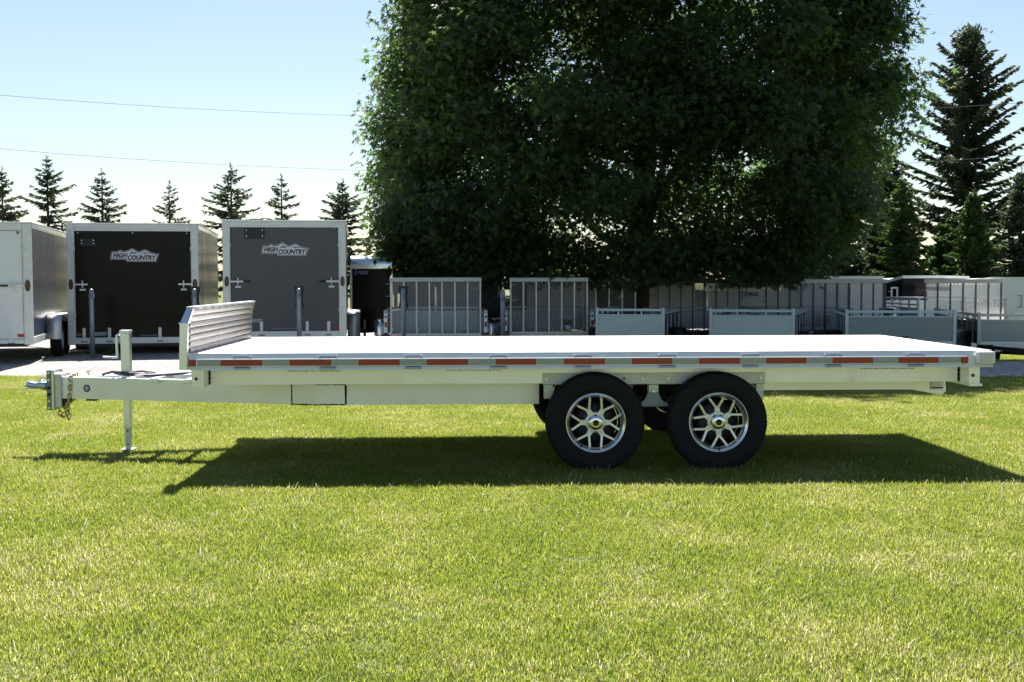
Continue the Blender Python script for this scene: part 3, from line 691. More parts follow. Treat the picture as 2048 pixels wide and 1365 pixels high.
def round_fender(parent, x0, x1, yc, zc, r, m):
    """Half-round fender over one wheel."""
    n = 14; vs = []; fs = []
    for k in range(n + 1):
        a = math.pi * k / n
        for x, rr in ((x0, r), (x1, r), (x1, r - .01), (x0, r - .01)): vs.append((x, yc - rr * math.cos(a), zc + rr * math.sin(a)))
    for k in range(n):
        for j in range(4): fs.append((k * 4 + j, k * 4 + (j + 1) % 4, k * 4 + 4 + (j + 1) % 4, k * 4 + 4 + j))
    f_ = MB().add(vs, fs, True).build('fender', m, parent)
    MB().lathe([(0, .0001), (0, r - .012), (.004, r - .012), (.004, .0001)], 28, 'x', (x0 + (.006 if x1 > x0 else -.01), yc, zc), False).build('fender_back', DARKST, f_)
    return f_

def inset(poly, d):
    n = len(poly); out = []
    for i in range(n):
        a, b, c = Vector(poly[i - 1]), Vector(poly[i]), Vector(poly[(i + 1) % n])
        e1 = (b - a).normalized(); e2 = (c - b).normalized(); n1 = Vector((-e1.y, e1.x)); n2 = Vector((-e2.y, e2.x))
        m_ = (n1 + n2); m_ = m_ / max(.35, m_.length_squared / 2) / 1.0
        out.append(tuple(b + m_ * d * .5 * 2 / 2))
    return out
def mountain_logo(parent, x, z, s, y):
    """The HIGH COUNTRY sticker: bordered badge, peaks and lettering."""
    px = [(320, 715), (750, 715), (800, 778), (1615, 778), (1640, 690), (1705, 545), (1600, 545), (1545, 510), (1510, 525), (1380, 445), (1285, 415), (1180, 465), (1120, 485), (940, 380), (830, 440), (760, 465), (690, 470), (610, 430), (520, 480), (370, 480)]
    T = lambda p: (x + (p[0] - 1012) * s, z + (580 - p[1]) * s)
    outer = [T(p) for p in px]
    l1, l2 = inset(outer, 20 * s), inset(outer, 58 * s)
    b = MB().prism(outer, 'y', y, y - .001).build('logo_border', STICKW, parent)
    MB().prism(l1, 'y', y - .002, y - .003).build('logo_ground', STICKD, parent)
    MB().prism(l2, 'y', y - .004, y - .005).build('logo_field', STICKW, parent)
    pk = MB()
    for q in ([(855, 548), (940, 478), (1000, 505), (1040, 500), (1075, 545), (1020, 535), (985, 552), (950, 530), (905, 552)], [(1190, 550), (1280, 498), (1340, 525), (1400, 520), (1440, 552), (1380, 540), (1330, 556), (1270, 535)]):
        pk.prism([T(p) for p in q], 'y', y - .006, y - .007)
    pk.build('logo_peaks', STICKG, parent)
    a, c = T((400, 662)), T((815, 525)); lt = text_mb('HIGH', a[0], c[0], a[1], c[1], y - .0075, shear=.25, bold=.045)
    a, c = T((815, 728)), T((1625, 588)); text_mb('COUNTRY', a[0], c[0], a[1], c[1], y - .0075, shear=.25, bold=.045, mb=lt)
    lt.build('logo_lettering', STICKD, parent)
def speed_sticker(parent, x0, z0, y, wd=.30):
    h = wd * .3
    MB().prism([(x0, z0), (x0 + wd * .86, z0), (x0 + wd * .9, z0 - h * .12), (x0 + wd, z0 + h * .35), (x0 + wd * .97, z0 + h), (x0 + wd * .85, z0 + h * .9), (x0, z0 + h * .75)], 'y', y, y - .001).build('sticker', STICKG, parent)
    text_mb('SPEEDWAY', x0 + .01, x0 + wd * .93, z0 + h * .38, z0 + h * .78, y - .0025, shear=.1, bold=.015).build('sticker_lettering', STICKW, parent)
    q = MB(); q.box((x0 + .02, y - .003, z0 + h * .15), (x0 + wd * .8, y - .0025, z0 + h * .24)); q.build('sticker_line', STICKW, parent)
def web_line(parent, x0, x1, z, y, m):
    q = MB(); r_ = random.Random(4); x = x0
    while x < x1:
        w_ = r_.uniform(.008, .02); q.box((x, y, z), (x + w_, y - .001, z + r_.choice([.016, .022]))); x += w_ + .006
    q.build('small_print', m, parent)

def ramp_enclosed(label, loc, rotz, W, z0, zs, zh, zt, L, door_m, side_m, frame_m, oval_l=True, vent=None, logo=None, stick=None, web=None, straps=(), refl='both', latch_z=1.37, group='enclosed cargo trailers parked in a row on the gravel'):
    """Enclosed cargo trailer seen from its rear ramp door; local +y runs forward."""
    T = thing('enclosed_trailer', label, 'trailer', (*loc, 0), rotz, group)
    h = W / 2; pw_ = .15
    body = MB().box((-h + .012, .03, z0 + .06), (h - .012, L, zt - .05)).build('body', side_m, T)
    for s_ in (-1, 1):
        for k in range(1, int(L / .6) if side_m is not BLSHEET else 0): bx('panel_seam', side_m, body, (s_ * (h - .0115), k * .6 - .012, z0 + .14), (s_ * (h - .009), k * .6 + .012, zt - .13))
        bx('top_trim', CHROME if side_m is not WSHEET else frame_m, T, (s_ * (h - .010), .0355, zt - .11), (s_ * (h + .004), L + .003, zt - .0255))
        bx('bottom_trim', frame_m, T, (s_ * (h - .010), .0355, z0 + .02), (s_ * (h + .004), L + .003, z0 + .13))
    bx('roof', frame_m, T, (-h - .02, -.045, zt - .025), (h + .02, L + .02, zt), .006)
    # rear frame
    MB().box((-h, -.035, z0), (-h + pw_, .028, zt - .026), .008).build('corner_post', frame_m, T)
    MB().box((h - pw_, -.035, z0), (h, .028, zt - .026), .008).build('corner_post', frame_m, T)
    MB().prism([(-.03, zh), (-.03, zt - .10), (-.042, zt - .075), (-.042, zt - .026), (.028, zt - .026), (.028, zh)], 'x', -h + pw_ + .001, h - pw_ - .001).build('header', frame_m, T)
    bx('sill', frame_m, T, (-h + pw_ + .001, -.033, z0 + .02), (h - pw_ - .001, .028, zs), .006)
    door = MB().box((-h + pw_ + .006, -.022, zs + .006), (h - pw_ - .006, .02, zh - .006), .006).build('ramp_door', door_m, T)
    yd = -.0225
    for x in straps:
        st = MB().box((x - .03, yd - .008, zs + .02), (x + .03, yd - .0005, zs + .19), .003).box((x - .028, -.0455, zs - .055), (x + .028, -.0335, zs + .019), .003); so_ = st.build('hinge_strap', WHITEP, door)
        bx('hinge_bolt_row', BLACKP, T, (x - .06, -.0385, zs - .085), (x + .06, -.0335, zs - .068))
    for s_ in (-1, 1):
        xe = s_ * (h - pw_)
        lb = MB().obox((xe + s_ * .03, -.050, latch_z), (xe - s_ * .24, -.050, latch_z), .018, .032).obox((xe - s_ * .14, -.055, latch_z - .065), (xe - s_ * .14, -.055, latch_z + .075), .02, .042); lb.build('latch_bar', WHITEP, door)
        if door_m is not BSHEET: MB().tube([(xe - s_ * .24, -.052, latch_z), (xe - s_ * .37, -.052, latch_z)], .017, 10).build('latch_grip', BLACKP, door)
        bx('latch_label', STICKW, door, (xe - s_ * .085, yd - .0008, latch_z - .12), (xe - s_ * .195, yd - .003, latch_z - .085))
        for z in (zs + .42, zh - .34):
            MB().box((xe + s_ * .075, -.046, z - .035), (xe - s_ * .01, -.0355, z + .035), .004).build('door_hinge', WHITEP, T)
        MB().tube([(xe + s_ * .008, -.043, zs + .30), (xe + s_ * .008, -.043, zh - .25)], .008, 6).build('lock_rod', ALU_DULL, T)
        # oval tail lamp
        el = lambda a, b: [(s_ * (h - .075) + a * math.cos(t), latch_z + b * (abs(math.sin(t)) ** .7) * math.copysign(1, math.sin(t))) for t in [2 * math.pi * k / 24 for k in range(24)]]
        tl = MB().prism(el(.040, .10), 'y', -.0355, -.047).build('tail_lamp', BLACKP, T)
        MB().prism(el(.026, .082), 'y', -.0475, -.054).build('lens', mat('dark_red_lens', (.09, .02, .02), .25, 0, var=.05, coat=.4), tl)
        if refl == 'both' or refl == s_:
            bx('reflector', REDL, T, (xe - s_ * .005, -.036, zs + .035), (xe - s_ * .105, -.0235, zs + .085), .003)
    for x in (-h + pw_ + .07, 0, h - pw_ - .07):
        mk = MB().lathe([(0, .0001), (0, .026), (-.012, .022), (-.012, .0001)], 14, 'y', (x, yd - .0005, zh - .04)).build('marker_lamp', BLACKP, door)
        MB().disc((x, yd - .013, zh - .036), .011, 10, 'y', -.002).build('lens', STICKW, mk)
    if vent:
        a, b, c, d = vent
        vp = MB().box((a, yd - .012, c), (b, yd - .0005, d), .01).build('plate_bracket', BLACKP, door)
        for x in (a + .04, b - .04):
            for z in (c + .05, d - .04): MB().disc((x, yd - .0125, z), .010, 8, 'y', -.002).build('bolt', BRIGHT, vp)
    if logo: mountain_logo(door, logo[0], logo[1], .000665, yd - .0008)
    if stick: speed_sticker(door, stick[0], stick[1], yd - .0008)
    if web: web_line(door, web[0], web[1], web[2], yd - .0008, mat('grey_print', (.25, .26, .30), .6))
    # running gear
    for s_ in (-1, 1):
        fender(T, s_ * (h + .005), s_ * (h + .27), 1.55, 3.55, z0 + .02, .80, ALU_DULL)
        for y in (2.12, 2.96): add_wheel(T, (s_ * (h + .125), y, .325), -math.pi / 2 if s_ < 0 else math.pi / 2)
    bx('chassis', DARKST, T, (-h + .15, .1, z0 - .04), (h - .15, L - .2, z0 + .055))
    MB().obox((-h + .3, L - .3, z0 + .05), (0, L + 1.1, z0 + .05), .07, .1).obox((h - .3, L - .3, z0 + .05), (0, L + 1.1, z0 + .05), .07, .1).build('tongue', DARKST, T)
    bx('rear_spare', RUBBER, T, (-.6, .5, z0 - .06), (-.2, .9, z0 - .041), .02) if False else None
    return T

ramp_enclosed('white enclosed trailer with blue grey sides cut off by the left picture edge', (-8.557 - 1.22 * math.cos(R(12)), 12.0 - 1.22 * math.sin(R(12))), R(12), 2.44, .34, .44, 2.31, 2.455, 5.4, WSHEET, BLSHEET, WHITEP, straps=(-.9, .05, .86), latch_z=1.36)
ramp_enclosed('enclosed trailer with glossy black ramp door and mountain logo behind the jack', (-7.56, 14.6), R(8.2), 2.47, .20, .34, 2.40, 2.556, 5.6, BSHEET, BLSHEET, WHITEP, straps=(-.935, -.465, .48), vent=(-.985, -.69, 2.11, 2.26), logo=(.03, 1.94), stick=(-.80, .37), web=(.12, .42, .365))
ramp_enclosed('taller enclosed trailer with dark grey ramp door and mountain logo right of the headboard', (-4.632, 14.6), R(5.7), 2.37, .20, .45, 2.47, 2.612, 6.0, GSHEET, GSHEET, WHITEP, straps=(-.46, .42, .835), vent=(-.765, -.38, 2.25, 2.455), logo=(.01, 2.05), stick=(-.72, .62), web=(-.26, .22, .49), latch_z=1.42)

# ------------------------------------------------------------------ bollards
def bollard(label, x, y, z, guard):
    B = thing('bollard', label, 'bollard', (x, y, z), 0, 'grey pipe bollards along the gravel yard')
    MB().lathe([(0, .0001), (0, .045), (1.06, .045)], 24, 'z').build('pipe', GREYPIPE, B)
    MB().lathe([(1.0605, .046), (1.13, .046), (1.1305, .0475), (1.14, .0475), (1.1405, .046), (1.245, .046), (1.262, .042), (1.28, .031), (1.29, .016), (1.293, .0001)], 24, 'z').build('cap_sleeve', GREYPIPE, B)
    if guard:
        MB().prism([(-.092, 1.335), (.092, 1.335), (.088, 1.25), (.066, 1.17), (.068, 1.06), (.096, .92), (.064, .92), (.03, 1.0), (.03, 1.25), (-.03, 1.25), (-.03, 1.0), (-.064, .92), (-.096, .92), (-.068, 1.06), (-.066, 1.17), (-.088, 1.25)], 'y', .046, .066).build('rubber_guard', BLACKP, B)
bollard('leftmost grey pipe bollard, in front of the black ramp door', -8.0, 13.4, 0, False)
bollard('grey pipe bollard with black guard just above the near end of the headboard', -6.11, 13.4, 0, True)
bollard('grey pipe bollard with black guard in front of the grey ramp door', -4.19, 13.4, 0, True)
bollard('grey pipe bollard with black guard in front of the first tall mesh gate', -2.26, 13.4, hgt(-2.26, 13.4) + .03, True)
bollard('rightmost grey pipe bollard, between two tall mesh gates', -.41, 13.4, hgt(-.41, 13.4) + .03, False)

# ------------------------------------------------------------------ open utility trailers
def mesh_part(parent, x0, x1, z0, z1, y, m, cell=.038, wd=.0095, name='mesh_panel'):
    """Expanded metal: two families of slanted strands, cut to the frame."""
    mb = MB(); k = 1.9
    def strand(sgn):
        c = -((z1 - z0) * k) - cell
        while c < (x1 - x0) + (z1 - z0) * k + cell:
            # x = x0 + c + sgn*k*(z-z0)
            if sgn > 0: t0 = max(0, -c / k); t1 = min(z1 - z0, ((x1 - x0) - c) / k)
            else: t0 = max(0, (c - (x1 - x0)) / k); t1 = min(z1 - z0, c / k)
            if t1 - t0 > .01:
                yy = y + (.002 if sgn > 0 else -.002)
                mb.obox((x0 + c + sgn * k * t0, yy, z0 + t0), (x0 + c + sgn * k * t1, yy, z0 + t1), .003, wd, (0, 0, 1))
            c += cell * 2
    strand(1); strand(-1)
    return stuff(mb.build(name, m, parent))
def gate_trailer(label, xa, xb, y, zt, zb, rotz, L, floor_h, nbar, top_m, bar_m, mesh_m, tilt=0., shift=0., lamps=False, rails=True, gz=None):
    xc = (xa + xb) / 2; g = gz if gz is not None else hgt(xc, y) ; W = xb - xa; h = W / 2
    T = thing('utility_trailer', label, 'trailer', (xc, y, g), rotz, 'open utility trailers with tall mesh ramp gates')
    zt -= g; zb -= g
    tr_ = MB().box((-h - .01, -.03, zt - .085), (h + .01, .03, zt), .006).build('gate_top_rail', top_m, T)
    for k in range(nbar):
        x = -h + .015 + (W - .03) * k / (nbar - 1)
        bx('gate_bar', bar_m, T, (x - .014, -.016, zb), (x + .014, .016, zt - .0855))
    mesh_part(T, -h + .01, h - .01, zb + .01, zt - .088, .021, mesh_m)
    bx('gate_bottom_rail', bar_m, T, (-h, -.02, zb - .045), (h, .02, zb - .002), .004)
    bx('bed_floor', ALU_DULL, T, (-h - .05, .06, zb - .11), (h + .05, L, zb - .05))
    bx('rear_crossmember', WHITEP if lamps else DARKST, T, (-h - .12, .025, zb - .16), (h + .12, .058, zb - .046), .004)
    if rails:
        for s_ in (-1, 1):
            x = s_ * (h + .08)
            MB().obox((x, .05, zb + .42), (x, L, zb + .42), .05, .045).build('side_rail', GATEM, T)
            MB().obox((x, .05, zb + .30), (x, L, zb + .30), .03, .03).build('side_rail', GATEM, T)
            bx('side_panel', ALU_DULL, T, (x - .008, .06, zb - .05), (x + .008, L, zb + .24))
            for k in range(5):
                yy = .07 + (L - .14) * k / 4
                bx('side_post', GATEM, T, (x + s_ * .026 - .02, yy - .02, zb - .10), (x + s_ * .026 + .02, yy + .02, zb + .44))
        MB().obox((-h - .08, L - .02, zb + .42), (h + .08, L - .02, zb + .42), .05, .045).build('front_rail', GATEM, T)
        bx('front_panel', TREAD, T, (-h - .06, L - .012, zb - .05), (h + .06, L + .004, zb + .36))
    for s_ in (-1, 1):
        fender(T, s_ * (h + .13), s_ * (h + .37), L * .42, L * .42 + .95, zb - .10, zb + .22, BRIGHT)
        add_wheel(T, (s_ * (h + .25), L * .42 + .475, .325), math.pi / 2 * s_)
        if lamps:
            pl = MB().box((s_ * (h + .055), -.01, zb - .10), (s_ * (h + .12), .02, zb + .38), .004).build('lamp_post', WHITEP, T)
            bx('tail_lamp', REDL, pl, (s_ * (h + .065), -.022, zb + .12), (s_ * (h + .11), -.0105, zb + .22), .003)
            MB().lathe([(0, .0001), (0, .075), (-.02, .07), (-.02, .0001)], 18, 'y', (s_ * (h + .09), -.012, zb - .06)).build('tail_lamp', mat('dark_red_lens', (.09, .02, .02), .25), pl)
            bx('lamp_grommet', BLACKP, pl, (s_ * (h + .07), -.018, zb + .29), (s_ * (h + .105), -.0105, zb + .335), .003)
    MB().obox((-h + .2, L, zb - .14), (0, L + 1.0, zb - .14), .06, .08).obox((h - .2, L, zb - .14), (0, L + 1.0, zb - .14), .06, .08).build('tongue', DARKST, T)
    return T
PALEBAR = mat('pale_gate_bar', (.62, .60, .54), .45, .4, var=.08)
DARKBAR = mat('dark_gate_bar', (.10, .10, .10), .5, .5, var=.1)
gate_trailer('utility trailer with a tall mesh gate behind the second bollard from the right', -2.55, -.81, 14.1, 1.49, .42, R(2), 3.0, .4, 8, GATEM, PALEBAR, MESHM, lamps=True)
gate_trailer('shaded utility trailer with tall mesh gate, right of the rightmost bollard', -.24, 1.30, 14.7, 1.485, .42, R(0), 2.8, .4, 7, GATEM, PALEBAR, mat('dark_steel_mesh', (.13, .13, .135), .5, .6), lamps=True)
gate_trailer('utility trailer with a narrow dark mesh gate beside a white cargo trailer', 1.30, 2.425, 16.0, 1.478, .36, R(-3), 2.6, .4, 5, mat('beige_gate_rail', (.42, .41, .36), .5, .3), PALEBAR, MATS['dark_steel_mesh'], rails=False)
gate_trailer('utility trailer with a brownish mesh gate left of the white trailer with round nose', 2.965, 4.73, 16.6, 1.44, .36, R(-3), 2.6, .4, 8, mat('brown_gate_rail', (.20, .18, .15), .6, .3), DARKBAR, MESHM)
gate_trailer('utility trailer whose mesh gate is half hidden behind a nearer gate', 5.37, 7.18, 16.9, 1.435, .36, R(-2), 2.6, .4, 8, MATS['brown_gate_rail'], DARKBAR, MESHM)
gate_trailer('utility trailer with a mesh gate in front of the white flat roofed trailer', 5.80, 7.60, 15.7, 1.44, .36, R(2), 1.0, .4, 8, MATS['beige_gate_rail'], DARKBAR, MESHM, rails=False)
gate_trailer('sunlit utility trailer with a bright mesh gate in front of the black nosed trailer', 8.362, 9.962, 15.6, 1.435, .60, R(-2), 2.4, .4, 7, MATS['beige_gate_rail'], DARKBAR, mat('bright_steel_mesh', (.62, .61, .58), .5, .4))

def panel_trailer(label, xa, xb, y, zt, zb, rotz, L, panel_m, post_m):
    """Low open trailer seen from its solid front panel; local +y runs to its rear."""
    W = (xb - xa) / math.cos(rotz) ; h = W / 2; xc = (xa + xb) / 2; g = hgt(xc, y)
    T = thing('landscape_trailer', label, 'trailer', (xc, y, g), rotz, 'low open trailers with tread plate panels')
    zt -= g; zb -= g
    for s_ in (-1, 1):
        MB().box((s_ * h, -.03, zb - .06), (s_ * (h - .06), .03, zt + .02), .005).build('corner_post', post_m, T)
    MB().box((-h + .061, -.022, zt - .05), (h - .061, .022, zt), .005).build('top_rail', post_m, T)
    for k in range(1, 3):
        x = -h + W * k / 3; bx('rail_stub', post_m, T, (x - .015, -.015, zt - .105), (x + .015, .015, zt - .0505))
    bx('panel_cap', post_m, T, (-h + .061, -.02, zt - .125), (h - .061, .02, zt - .1055))
    bx('front_panel', panel_m, T, (-h + .061, -.008, zb), (h - .061, .006, zt - .1255))
    bx('front_sill', WHITEP, T, (-h + .061, -.025, zb - .06), (h - .061, .025, zb - .001), .004)
    for s_ in (-1, 1):
        x = s_ * (h - .03)
        sr = MB().obox((x, .031, zt - .03), (x, L, zt - .03), .045, .045).build('side_rail', GATEM, T)
        lr = MB().obox((x, .031, zt - .13), (x, L, zt - .13), .04, .035).build('side_rail', DARKST, T)
        for k in range(1, 12): MB().disc((x + s_ * .0205, .1 + (L - .2) * k / 12, zt - .13), .012, 8, 'x', .006 * s_).build('rail_stud', BRIGHT, lr)
        for k in range(1, 5): bx('side_post', post_m, T, (x - .02, L * k / 4 - .05, zb - .05), (x + .02, L * k / 4, zt - .054))
        bx('side_panel', DARKST, T, (x - .006, .05, zb - .05), (x + .006, L - .06, zt - .16))
        round_fender(T, s_ * (h + .005), s_ * (h + .26), L * .40, .33, .40, DARKST); add_wheel(T, (s_ * (h + .13), L * .40, .325), math.pi / 2 * s_)
        MB().obox((s_ * (h + .012), L * .40 + .5, zb + .25), (s_ * (h + .012), L * .40 + .72, zb + .28), .02, .03).build('latch', BRIGHT, T)
    bx('bed_floor', ALU_DULL, T, (-h + .05, .04, zb - .055), (h - .05, L, zb - .005))
    MB().obox((-h + .1, -.03, zb - .10), (0, -1.0, zb - .12), .05, .07).obox((h - .1, -.03, zb - .10), (0, -1.0, zb - .12), .05, .07).build('tongue', DARKST, T)
    jk_ = MB().tube([(.0, -.75, .06), (.0, -.75, zb + .08)], .03, 12).build('jack', mat('blue_grey_steel', (.30, .36, .40), .5, .5), T)
    MB().box((-.07, -.80, zb + .08), (.05, -.70, zb + .13), .01).build('jack_head', BLACKP, jk_)
    MB().disc((0, -.75, .0), .07, 14, 'z', .02).build('jack_foot', GALV, jk_)
    MB().box((-.045, -1.16, zb - .14), (.045, -.98, zb - .07), .02).build('coupler', GALV, T)
    return T
POSTB = mat('pale_blue_post', (.45, .53, .56), .4, .5, var=.08)
panel_trailer('small open trailer with pale green tread plate panel and light posts', 1.325, 2.564, 13.2, .905, .30, R(-16), 2.4, TREAD, POSTB)
panel_trailer('open trailer with mid sized tread plate panel behind the deck above the rear wheel', 3.475, 4.955, 13.2, .882, .29, R(-20), 2.5, TREAD, POSTB)
panel_trailer('open trailer with the widest darker tread plate panel, near the rear of the deck', 6.03, 7.98, 13.2, .855, .28, R(-12), 2.2, tread_mat('dark_tread_plate', (.27, .31, .30), 62, .35, 1., .7), POSTB)
panel_trailer('open trailer with tread plate panel cut off by the right picture edge', 8.53, 10.12, 13.2, .785, .26, R(-12), 2.2, MATS['dark_tread_plate'], GATEM)

# ------------------------------------------------------------------ enclosed trailers at the back
def back_trailer(label, plan, zt, side_m, roof_m, handles=(), nose=None, doors=(), logo=None, trims=(), vents=None, dz=None):
    """plan: corners seen from above, counter-clockwise, first edge faces the viewer."""
    cx = sum(p[0] for p in plan) / len(plan); cy = min(p[1] for p in plan); g = hgt(cx, cy + 1)
    T = thing('cargo_trailer', label, 'trailer', (cx, cy, g), 0, 'enclosed cargo trailers in the back row')
    P = [(x - cx, y - cy) for x, y in plan]; z1 = zt - g; z0 = .45
    nz = .0 if not nose else nose
    dz = dz or [0] * len(P)
    def slab(Q, za, zb, name, m_):
        n = len(Q); vs = [(x, y, (za if za < .6 else za + d)) for (x, y), d in zip(Q, dz)] + [(x, y, zb + d) for (x, y), d in zip(Q, dz)]
        MB().add(vs, [tuple(range(n))[::-1], tuple(range(n, 2 * n))] + [(i, (i + 1) % n, n + (i + 1) % n, n + i) for i in range(n)]).build(name, m_, T)
    slab(P, z0, z1 - .07 - nz, 'body', side_m)
    c2 = Vector((sum(p[0] for p in P) / len(P), sum(p[1] for p in P) / len(P)))
    ro = [tuple(c2 + (Vector(p) - c2) * 1.02) for p in P]
    if nose:
        n = 8; xa, xb = P[0][0], P[1][0]; yb = max(p[1] for p in P)
        prof = [(nz - nz * math.cos(R(90) * k / n) - .01, z1 - nz + nz * math.sin(R(90) * k / n)) for k in range(n + 1)] + [(yb, z1), (yb, z1 - .07 - nz), (-.01, z1 - .07 - nz)]
        MB().prism(prof, 'x', xa - .012, xb + .012).build('rounded_cap', CHROME, T)
    else:
        slab(ro, z1 - .0695, z1, 'roof', roof_m)
    for i, (x, y) in enumerate(P[:-2] if len(P) > 4 else P):
        if i in trims: MB().obox((x, y - .005, z0), (x, y - .005, z1 - .08 - nz), .05, .05).build('corner_trim', CHROME, T)
    for x, y, z in handles:
        x -= cx; y -= cy; z -= g
        MB().tube([(x - .03, y, z - .14), (x + .06, y, z - .14), (x + .07, y, z - .12), (x + .07, y, z + .12), (x + .06, y, z + .14), (x - .03, y, z + .14)], .011, 6).build('grab_handle', BRIGHT if side_m is not WSHEET else GATEM, T)
    for x0, x1, y, za, zb in doors:
        x0 -= cx; x1 -= cx; y -= cy; za -= g; zb -= g
        d_ = MB().box((x0, y, za), (x0 + .04, y - .012, zb)).box((x1 - .04, y, za), (x1, y - .012, zb)).box((x0 + .0405, y, zb - .04), (x1 - .0405, y - .012, zb)); d_.build('door_frame', WHITEP, T)
    if logo:
        x, y, z, wd, m_ = logo
        lt = text_mb('X', x - cx, x - cx + wd * .22, z - g, z - g + .16, y - cy, shear=.3, bold=.02); text_mb('PRESS', x - cx + wd * .24, x - cx + wd, z - g + .02, z - g + .10, y - cy, shear=.3, bold=.02, mb=lt); lt.build('lettering', m_, T)
    if vents:
        for k in range(3): bx('roof_bracket', BLACKP, T, (vents[0] - cx + .09 * k, vents[1] - cy - .012, vents[2] - g - .03), (vents[0] - cx + .09 * k + .05, vents[1] - cy, vents[2] - g + .03))
    yr = max(p[1] for p in P); xa, xb = min(p[0] for p in P), max(p[0] for p in P)
    for s_, x in ((-1, xa), (1, xb)):
        yy = min(yr * .55, yr - .6)
        fender(T, x - s_ * .25, x + s_ * .20, yy - .5, yy + .5, .42, .82, BRIGHT); add_wheel(T, (x + s_ * .04, yy, .325), math.pi / 2 * s_)
    bx('chassis', DARKST, T, (xa + .2, .3, z0 - .1), (xb - .2, yr - .2, z0 - .001))
    for s_ in (-1, 1): MB().obox((c2.x + s_ * .5, .4, z0 - .05), (c2.x, -.5, z0 - .05), .05, .08).build('tongue_bar', DARKST, T)
    MB().tube([(c2.x, -.35, .04), (c2.x, -.35, z0 + .2)], .03, 10).build('jack', GALV, T)
    return T
def rectplan(xa, xb, y, L, sh=0.): return [(xa, y), (xb, y), (xb + sh, y + L), (xa + sh, y + L)]
back_trailer('black cargo trailer with a polished round cap right of the grey ramp door', rectplan(-3.70, -2.80, 18.0, 3.2, -.25), 1.985, BSHEET, CHROME, nose=.22, handles=((-2.90, 17.98, 1.22),), logo=(-3.63, 17.985, 1.55, .32, mat('pale_violet_vinyl', (.45, .42, .55), .5)), trims=(0, 1))
back_trailer('dark cargo trailer with bright corner strip seen through the first mesh gate', [(-1.83, 18.5), (-.32, 18.5), (-.32, 22), (-2.6, 22), (-2.6, 19.3)], 1.60, BLSHEET, CHROME, handles=((-.46, 18.48, 1.2),), trims=(0,), logo=(-1.2, 18.488, 1.2, .4, mat('grey_print', (.25, .26, .30), .6)))
back_trailer('white cargo trailer seen through the shaded mesh gate under the maple', rectplan(.30, 1.95, 19.5, 3.0, .2), 1.53, WSHEET, WSHEET, handles=((1.7, 19.48, 1.2),), doors=((.45, 1.5, 19.495, -.1, 1.3),))
back_trailer('white cargo trailer with two dark grab handles left of the brownish gate', rectplan(3.0, 4.39, 20.0, 3.0, .3), 1.59, WSHEET, WSHEET, handles=((3.08, 19.98, 1.2), (3.36, 19.98, 1.19)))
back_trailer('white cargo trailer with a polished round nose cap and dark lettering', rectplan(4.95, 6.48, 20.0, 3.0, .3), 1.43, WSHEET, CHROME, nose=.2, handles=((5.47, 19.98, 1.05), (6.05, 19.98, 1.04)), logo=(5.58, 19.985, 1.02, .36, STICKD))
back_trailer('white flat roofed cargo trailer with a sloping left side behind two gates', [(7.11, 20.5), (9.14, 20.5), (9.14, 23.5), (6.9, 23.5), (6.88, 21.6)], 1.515, WSHEET, WHITEP, vents=(7.2, 20.43, 1.47), dz=(0, 0, 0, -.14, -.14))
back_trailer('black cargo trailer with silver roof edge and white door frame', [(9.68, 20.6), (10.68, 20.6), (11.70, 21.5), (11.7, 24.5), (9.4, 24.5), (9.4, 21.0)], 1.525, BSHEET, WHITEP, handles=((9.44, 20.85, .985), (10.24, 20.58, 1.02)), doors=((9.42, 9.60, 20.70, -.1, 1.24),), dz=(0, 0, -.02, -.02, -.12, -.12))
back_trailer('white cargo trailer with pointed roof corner at the right picture edge', [(11.13, 18.8), (13.2, 18.8), (13.2, 22), (10.9, 22), (10.93, 19.6)], 1.478, WSHEET, WHITEP, handles=((11.78, 18.78, .913),), dz=(0, 0, 0, -.06, -.06))
back_trailer('white cargo trailer seen through the bright mesh gate', rectplan(9.95, 11.15, 18.3, 1.9, .2), 1.32, WSHEET, WHITEP)

